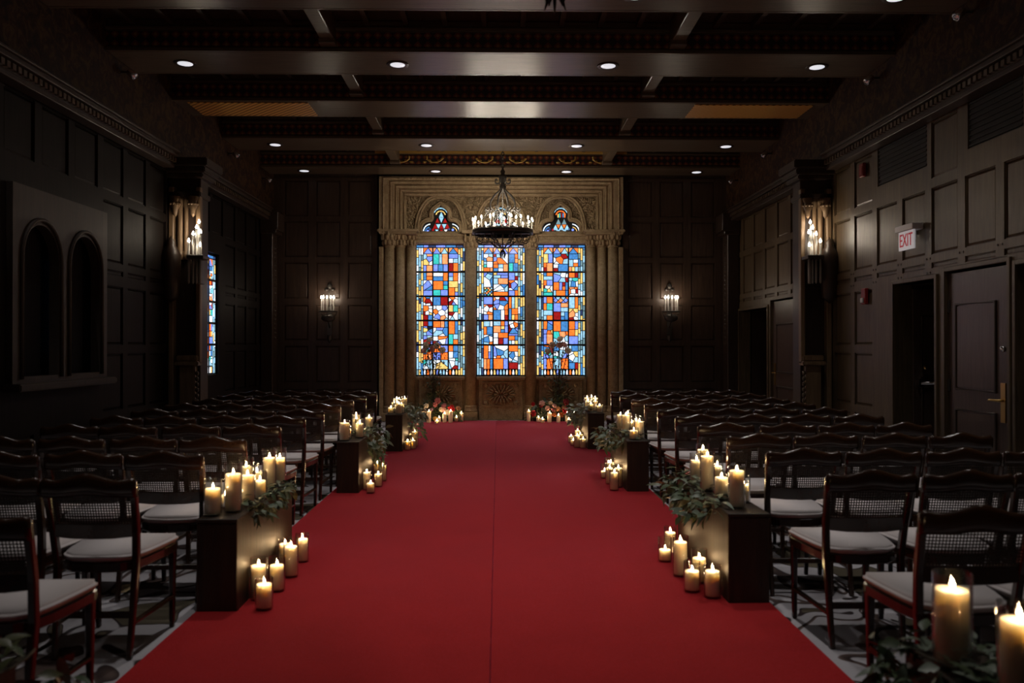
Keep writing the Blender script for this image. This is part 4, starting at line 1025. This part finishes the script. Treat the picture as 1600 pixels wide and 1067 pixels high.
# ------------------------------------------------------------------ candle boxes
BOXH = .50
def box_thing(x0, x1, y0, y1, label):
    r_ = empty('candle_box', ((x0 + x1) / 2, y0, ZRUN)); tag(r_, label, 'box', 'dark wooden candle boxes'); w_ = (x1 - x0) / 2; d = y1 - y0; t = .018
    obj('end_panel', MB().box(-w_, w_, 0, t, 0, BOXH - .02), M['box_wood'], r_, .003); obj('end_panel', MB().box(-w_, w_, d - t, d, 0, BOXH - .02), M['box_wood'], r_, .003)
    obj('side_panel', MB().box(-w_, -w_ + t, t, d - t, 0, BOXH - .02), M['box_wood'], r_); obj('side_panel', MB().box(w_ - t, w_, t, d - t, 0, BOXH - .02), M['box_wood'], r_)
    obj('top_board', MB().box(-w_ - .003, w_ + .003, -.003, d + .003, BOXH - .02, BOXH), M['box_wood'], r_, .003)
    return r_
BX = {}
for key, x0, x1, y0, y1, lab in [
    ('L1', -1.632, -1.415, 4.54, 5.75, 'dark wooden box with candles, second from camera left of aisle'), ('R1', 1.29, 1.52, 4.64, 5.95, 'dark wooden box with candles and trailing leaves right of aisle'),
    ('L2', -1.575, -1.36, 8.16, 9.35, 'middle dark wooden candle box left of the aisle'), ('R2', 1.275, 1.49, 8.20, 9.40, 'middle dark wooden candle box right of the aisle'),
    ('L3', -1.53, -1.30, 11.35, 12.5, 'far dark wooden candle box left of aisle near windows'), ('R3', 1.25, 1.48, 11.55, 12.7, 'far dark wooden candle box right of aisle near windows'),
    ('L0', -1.66, -1.43, 1.30, 2.50, 'box under greenery at the lower left corner'), ('R0', 1.27, 1.50, 1.35, 2.58, 'box under greenery and candles at the lower right corner')]:
    BX[key] = (x0, x1, y0, y1); box_thing(x0, x1, y0, y1, lab)

# ------------------------------------------------------------------ candles
_wm = {}; wick = MB().tube([(0, 0, 0), (.001, 0, .008), (.003, 0, .014)], .0016, 5).mesh('wick')
flame = MB().lathe([(0, 0), (.0038, .003), (.0055, .010), (.0043, .018), (.0018, .027), (0, .033)], 8).mesh('flame')
def wax_mesh(r, h):
    k = (round(r, 3), round(h, 3))
    if k not in _wm: _wm[k] = MB().lathe([(r * .97, 0), (r, .006), (r, h - .004), (r * .95, h), (r * .82, h - .003), (r * .7, h - .009), (.004, h - .011), (0, h - .011)], 24).mesh('wax')
    return _wm[k]
_gm = {}
def glass_mesh(r, h):
    k = (round(r, 3), round(h, 3))
    if k not in _gm: _gm[k] = MB().lathe([(r * .96, 0), (r, .006), (r, h), (r - .0025, h + .001), (r - .003, h - .002), (r - .003, .012), (0, .010)], 28).mesh('glass')
    return _gm[k]
def candle(x, y, z, hw, hg, r, where):
    o = link('pillar_candle', wax_mesh(r, hw), M['wax'], None, (x, y, z + (.012 if hg else 0)))
    link('wick', wick, M['wick'], o, (0, 0, hw - .011)); link('flame', flame, M['flame'], o, (.002, 0, hw - .002))
    g = None
    if hg: g = link('glass_cylinder', glass_mesh(r + .008, hg), M['glass'], None, (x, y, z))
    return o, g
SETS = [  # (where, box or None, [(px, Y, wax height, glass height, radius)])
 ('on the second left box', 'L1', [(318, 4.64, .138, .20, .041), (343, 4.86, .06, .13, .036), (364.3, 4.73, .205, .28, .042), (366, 5.25, .17, .24, .040), (386.6, 4.97, .16, .23, .040), (401, 5.36, .12, .19, .036), (410, 5.14, .10, .17, .036), (421, 5.52, .19, .26, .038), (437, 5.66, .17, .25, .036)]),
 ('on the carpet by the second left box', None, [(413, 4.58, .126, .17, .041), (402, 4.76, .18, .235, .041), (433, 4.92, .14, .20, .040), (441, 5.36, .16, .2, .036), (455, 5.22, .176, .24, .038), (472.5, 5.58, .14, .19, .036)]),
 ('on the second right box', 'R1', [(1151, 4.80, .205, .245, .041), (1127, 5.06, .125, .18, .040), (1169, 4.98, .095, .16, .034), (1105, 5.36, .215, .26, .040), (1088, 5.64, .15, .21, .038), (1098, 5.82, .20, .25, .038), (1122, 5.58, .12, .2, .034)]),
 ('on the carpet by the second right box', None, [(1081, 4.87, .109, .175, .041), (1113, 4.75, .14, .185, .041), (1063, 5.2, .20, .25, .041), (1092, 5.05, .137, .205, .040), (1038.6, 5.55, .067, .16, .038), (1047, 5.78, .13, .18, .036)]),
 ('on the middle left box', 'L2', [(530.6, 8.26, .165, .20, .046), (541, 8.42, .09, .14, .040), (548, 8.95, .185, .22, .042), (556.5, 8.72, .167, .22, .040), (566.5, 8.52, .137, .19, .040), (577, 9.15, .14, .2, .042), (574, 8.64, .07, .12, .036)]),
 ('on the carpet by the middle left box', None, [(579, 8.16, .085, .13, .038), (571.6, 8.34, .165, .20, .036), (591, 8.53, .117, .17, .038), (598, 8.89, .15, .2, .038), (583, 9.05, .16, .21, .040)]),
 ('on the middle right box', 'R2', [(968, 9.0, .18, .2, .040), (978, 8.72, .2, .23, .042), (985.5, 9.2, .18, .23, .040), (994, 8.62, .15, .22, .040), (1003, 8.42, .16, .22, .044), (990, 8.31, .08, .12, .042), (998, 8.95, .1, .16, .036)]),
 ('on the carpet by the middle right box', None, [(959.6, 8.27, .165, .2, .040), (969, 8.45, .185, .23, .038), (952.5, 8.66, .155, .2, .038), (944.4, 9.03, .07, .16, .036), (954, 9.2, .13, .2, .038), (962.5, 9.02, .16, .22, .038)]),
 ('on the far left box', 'L3', [(623, 11.46, .13, .16, .046), (610.7, 11.52, .07, .1, .040), (631.7, 11.66, .11, .15, .038), (613.5, 11.9, .12, .16, .038), (615.5, 12.2, .15, .19, .038), (623.5, 12.3, .14, .19, .038), (632, 12.34, .15, .2, .038), (620, 11.76, .13, .17, .038)]),
 ('on the carpet by the far left box', None, [(635.7, 11.5, .11, .15, .040), (645, 11.62, .11, .15, .042), (640.5, 12.1, .15, .2, .040), (648, 11.9, .20, .24, .044)]),
 ('on the far right box', 'R3', [(937, 11.66, .085, .12, .042), (917, 12.3, .16, .2, .038), (924, 12.45, .16, .2, .038), (934, 12.2, .16, .2, .040), (913.5, 12.05, .13, .17, .038), (923, 11.8, .10, .14, .040), (930, 11.95, .13, .17, .038)]),
 ('on the carpet by the far right box', None, [(901.7, 11.74, .16, .2, .042), (912, 11.67, .12, .16, .042), (895.5, 12.0, .065, .12, .038), (892, 12.35, .085, .15, .038), (902.6, 12.42, .16, .2, .040), (908.5, 12.08, .14, .18, .040)]),
 ('before the left altar flowers', None, [(656, 15.6, .085, 0, .036), (670, 15.62, .21, 0, .040), (682.5, 15.42, .055, 0, .036), (686, 15.66, .09, 0, .038), (694.5, 15.66, .165, 0, .038), (704, 15.62, .215, 0, .042), (713, 15.75, .08, .13, .038), (721, 15.88, .16, 0, .036)]),
 ('before the right altar flowers', None, [(826, 15.8, .2, 0, .036), (841, 15.74, .085, 0, .036), (847.5, 15.6, .07, 0, .038), (858.5, 15.64, .18, 0, .040), (872.5, 15.6, .135, 0, .036), (886, 15.76, .16, 0, .038), (888.8, 15.45, .075, 0, .042), (897, 15.76, .16, 0, .036)]),
 ('on the corner box at lower right', 'R0', [(1487, 2.42, .215, .275, .046), (1592, 2.16, .21, .265, .046)]),
]
CPOS = []
for where, bk, lst in SETS:
    lst = sorted(lst); n = len(lst)
    for i, (px, Y, hw, hg, r_) in enumerate(lst):
        x = at(px, 600, Y).x
        if bk:
            b = BX[bk]; x = min(max(x, b[0] + r_ + .012), b[1] - r_ - .012); z = ZRUN + BOXH; Y = min(max(Y, b[2] + r_ + .012), b[3] - r_ - .012)
        else:
            z = ZRUN
            for b in BX.values():
                if b[2] - r_ - .01 < Y < b[3] + r_ + .01 and b[0] - r_ - .012 < x < b[1] + r_ + .012: x = (b[0] - r_ - .014) if b[0] > 0 else (b[1] + r_ + .014)
        if bk: CPOS.append((x, Y, r_))
        c, g = candle(x, Y, z, hw, hg, r_, where)
        pos = 'leftmost' if i == 0 else 'rightmost' if i == n - 1 else ORD[i] + ' from left'
        tall = ['short', 'tall'][hw > .14]; where_ = where
        tag(c, '%s lit ivory pillar candle %s, %s' % (tall, where, pos), 'candle', 'candles ' + where)
        if g: tag(g, 'clear glass cylinder %s, %s' % (where, pos), 'glass cylinder', 'glass cylinders ' + where)

# ------------------------------------------------------------------ greenery
def leaf_mesh(L, W, bend):
    vs = []; fs = []; n = 6
    prof = [0.02, .55, .95, 1.0, .8, .45, .0]
    for i in range(n + 1):
        t = i / n; x = L * t; hw = W / 2 * prof[i]; z = -bend * L * t * t
        vs += [(x, -hw, z + hw * .25), (x, 0, z), (x, hw, z + hw * .25)]
    for i in range(n): a = 3 * i; fs += [(a, a + 1, a + 4, a + 3), (a + 1, a + 2, a + 5, a + 4)]
    return vs, fs
LEAF = [leaf_mesh(.070, .032, .35), leaf_mesh(.058, .034, .2), leaf_mesh(.085, .026, .5), leaf_mesh(.050, .030, .1)]
LM = [[MB().add(v_, f_, True).mesh('leaf') for v_, f_ in LEAF] for _ in range(3)]
for k in range(3):
    for me in LM[k]: me.materials.append(M['leaf%d' % k])
def garland(x_in, s, y0, y1, z, n, rnd, label, single=True, droop=.16, spread=.09, mats=(0, 0, 0, 1, 2), size=1.0):
    "leafy swag along the aisle edge of a box top; s = direction of the aisle"
    root = empty('greenery_garland', (x_in, y0, z)); tag(root, label, 'greenery', 'leafy garlands on the candle boxes')
    L = y1 - y0; pts = []
    for i in range(13):
        t = i / 12; pts.append((s * (.015 + .03 * math.sin(t * 9)), L * t, .012 - (.05 * abs(math.sin(t * 5)) if i not in (0, 12) else 0) * 0 + .008))
    obj('vine', MB().tube(pts, .004, 5), M['stem'], root)
    big = MB()
    done = 0
    for i in range(n * 4):
        if done >= n: break
        t = rnd.random(); base = Vector((rnd.gauss(0, spread * .5), L * t, .015))
        u = rnd.random()
        if u < .55:       # hanging over the aisle face
            base.x = s * rnd.uniform(.012, spread); base.z = rnd.uniform(-droop * (0.35 + .65 * math.sin(math.pi * t) ** 2), .03)
        else: base.x = -s * rnd.uniform(-.04, .16) ; base.z = rnd.uniform(.01, .06)
        e = Euler((rnd.uniform(-.9, .9), rnd.uniform(-.5, 1.1), rnd.uniform(0, 6.28)))
        if base.z > -.01 and s * base.x < .03: e.x *= .4; e.y = rnd.uniform(-.8, -.05)
        if base.z < -.01: e.z = (0 if s > 0 else math.pi) + rnd.uniform(-1.3, 1.3); base.x = s * max(.02, abs(base.x))
        tip = base + e.to_matrix() @ Vector((.06 * size, 0, 0)); hit = False
        for (cx, cy, cr) in CPOS:      # leaves stay clear of the glass cylinders
            for p_ in (base, (base + tip) / 2, tip):
                if math.hypot(x_in + p_.x - cx, y0 + p_.y - cy) < cr + .022: hit = True
        if hit: continue
        done += 1
        k = mats[rnd.randrange(len(mats))]; q = rnd.randrange(4); sc_ = rnd.uniform(.75, 1.15) * size
        if single:
            o = link('leaf', LM[k][q], None, root, base); o.rotation_euler = e; o.scale = (sc_,) * 3
        else: big.add(*LEAF[q], True, Matrix.Translation(base) @ e.to_matrix().to_4x4() @ Matrix.Scale(sc_, 4))
    if not single: o = obj('foliage', big, M['leaf1' if 1 in mats[:2] else 'leaf0'], root); o['kind'] = 'stuff'
    return root
rg = random.Random(77); zt = ZRUN + BOXH
garland(1.29, -1, 4.78, 5.95, zt, 280, rg, 'dense trailing greenery spilling over the second right box', True, .17, .12, (0, 0, 0, 1, 2), 1.15)
garland(-1.435, 1, 4.75, 5.70, zt, 190, rg, 'leafy greenery tucked among candles on the second left box', True, .10, .06, (0, 2, 2, 0, 1))
garland(1.30, -1, 8.25, 9.4, zt, 230, rg, 'trailing greenery over the middle right box', True, .16, .24, (1, 0, 1, 0, 2), 1.3)
garland(-1.375, 1, 8.40, 9.40, zt, 230, rg, 'trailing greenery over the middle left box', True, .30, .15, (1, 0, 1, 0, 2), 1.3)
garland(1.25, -1, 11.6, 12.7, zt, 230, rg, 'greenery spilling over the far right box', False, .25, .2, (0, 1, 2), 1.4)
garland(-1.30, 1, 11.5, 12.5, zt, 230, rg, 'greenery spilling over the far left box', False, .4, .22, (1, 0, 2), 1.4)
garland(1.30, -1, 1.9, 2.60, zt, 250, rg, 'blurred greenery around candles at the lower right corner', True, .2, .14, (0, 1, 0, 1), 1.1)
garland(-1.43, 1, 1.7, 2.55, zt, 110, rg, 'blurred greenery in the lower left corner', True, .16, .16, (0, 2, 1, 0), 1.1)

# ------------------------------------------------------------------ altar flowers
def rose(mb, r):
    for ring, (n, rr, tilt, zz, sz) in enumerate([(6, .62, 1.05, .0, .62), (5, .42, .65, .12, .55), (4, .22, .3, .22, .45)]):
        for i in range(n):
            a = 2 * math.pi * i / n + ring * .5
            mm = Matrix.Rotation(a, 4, 'Z') @ Matrix.Translation((rr * r, 0, zz * r)) @ Matrix.Rotation(tilt, 4, 'Y')
            mb.ball((0, 0, 0), sz * r, 6, 4, .35, 1.0, 1.0, mm)
    mb.ball((0, 0, .25 * r), .28 * r, 6, 5); return mb
_rm = {}
def bloom(root, x, y, z, r, kind, rnd):
    k = (kind,)
    if k not in _rm: _rm[k] = rose(MB(), 1.0).mesh('bloom'); _rm[k].materials.append(M['bloom_' + kind])
    o = link('bloom', _rm[k], None, root, (x, y, z)); o.scale = (r, r, r); o.rotation_euler = (R(rnd.uniform(45, 100)), rnd.uniform(-.4, .4), rnd.uniform(-.6, .6)); return o
def arrangement(label, px0, px1, blooms, n, seed, fan=None):
    rnd = random.Random(seed); Y = 15.92; c = at((px0 + px1) / 2, 650, Y); root = empty('floral_arrangement', (c.x, Y, ZRUN)); tag(root, label, 'flowers')
    mb = MB(); hw = (at(px1, 650, Y).x - at(px0, 650, Y).x) / 2
    for i in range(n):
        t = rnd.uniform(-1, 1); z = rnd.uniform(.02, .34) * (1.15 - .7 * t * t)
        mm = Matrix.Translation((t * hw, rnd.uniform(-.10, .1), z)) @ Euler((rnd.uniform(-1, 1), rnd.uniform(-1.4, .4), rnd.uniform(0, 6.3))).to_matrix().to_4x4() @ Matrix.Scale(rnd.uniform(1.0, 1.7), 4)
        mb.add(*LEAF[rnd.randrange(4)], True, mm)
    o = obj('foliage', mb, M['leaf0'], root); o['kind'] = 'stuff'
    obj('vase_tray', MB().box(-hw * .8, hw * .8, -.09, .09, 0, .07), M['black'], root, .01)
    for (px, py, k, r_) in blooms:
        p = at(px, py, Y - .1); bloom(root, p.x - c.x, -.12, p.z - ZRUN, r_, k, rnd)
    if fan:
        p = at(fan[0], fan[1], Y - .15)
        for q in range(9):
            a = math.pi * (.12 + .76 * q / 8)
            mm = Matrix.Translation((p.x - c.x, -.17, p.z - .1)) @ Matrix.Rotation(-a, 4, 'Y')
            obj('fan_leaf', MB().add(*leaf_mesh(.2, .035, .25), True, mm), M['bloom_cream' if q % 2 else 'leaf1'], root)
    return root
arrangement('low flower bed of pink, red and cream blooms at left altar', 641, 722, [(674, 641, 'lilac', .045), (694, 634, 'rose', .05), (705, 637, 'red', .055), (708, 640, 'red', .04), (716, 638, 'peach', .045), (699, 644, 'cream', .05), (690, 640, 'cream', .05), (684, 626, 'rose', .055), (680, 632, 'rose', .045), (680, 654, 'gold', .04), (657, 649, 'red', .035), (662, 642, 'cream', .05), (666, 634, 'cream', .045), (694, 641, 'pink', .045)], 360, 4)
arrangement('low flower bed with bright red and pink blooms at right altar', 825, 905, [(833, 631, 'red', .035), (834, 646, 'red', .055), (847, 630, 'pink', .05), (855, 638, 'pink', .05), (866, 634, 'pink', .045), (864, 641, 'rose', .04), (872, 639, 'peach', .045), (884, 628, 'wine', .06), (883.5, 642, 'red', .075), (866, 648, 'orange', .045), (877, 648, 'orange', .045), (860, 629, 'cream', .035), (881, 636, 'peach', .04), (846, 633, 'wine', .045)], 380, 9, (848, 645))
def tall_flowers(label, px, roses, seed):
    rnd = random.Random(seed); Y = 15.98; c = at(px, 650, Y); root = empty('tall_arrangement', (c.x, Y, ZRUN)); tag(root, label, 'flowers', 'tall rose arrangements')
    obj('stand', MB().lathe([(.11, 0), (.11, .02), (.02, .04), (.014, .5)], 12), M['iron'], root)
    for k, (rx_, ry_) in enumerate(roses):
        p = at(rx_, ry_, Y - .05); e = Vector((p.x - c.x, -.05, p.z - ZRUN))
        obj('stem', MB().tube([(0, 0, .3), (e.x * .25, 0, e.z * .55), (e.x * .75, -.03, e.z * .85), e], .008, 5), M['stem'], root)
        bloom(root, e.x, e.y - .03, e.z, .06, ['cream', 'cream', 'pink'][k % 3], rnd)
    mb = MB(); zt_ = max(at(a, b, Y).z for a, b in roses)
    for i in range(330):
        z = rnd.uniform(.25, zt_ - .05); f = (z / zt_); wd_ = .05 + .20 * max(0, 1 - abs(f - .68) / .34) + .07 * (f < .45)
        mm = Matrix.Translation((rnd.gauss(0, wd_ * .62), rnd.uniform(-.1, .06), z)) @ Euler((rnd.uniform(-1, 1), rnd.uniform(-1.6, .3), rnd.uniform(0, 6.3))).to_matrix().to_4x4() @ Matrix.Scale(rnd.uniform(.7, 1.2), 4)
        mb.add(*LEAF[rnd.randrange(4)], True, mm)
    o = obj('foliage', mb, M['leaf0'], root); o['kind'] = 'stuff'
    return root
tall_flowers('tall dark arrangement with pale roses before the left window', 678, [(672, 531), (666.5, 539), (662.5, 548), (683, 540), (691.5, 547), (676, 545)], 31)
tall_flowers('tall dark arrangement with pale roses before the right window', 872, [(875, 530), (862.5, 539), (881, 539), (855, 549), (887, 548), (874, 540)], 32)
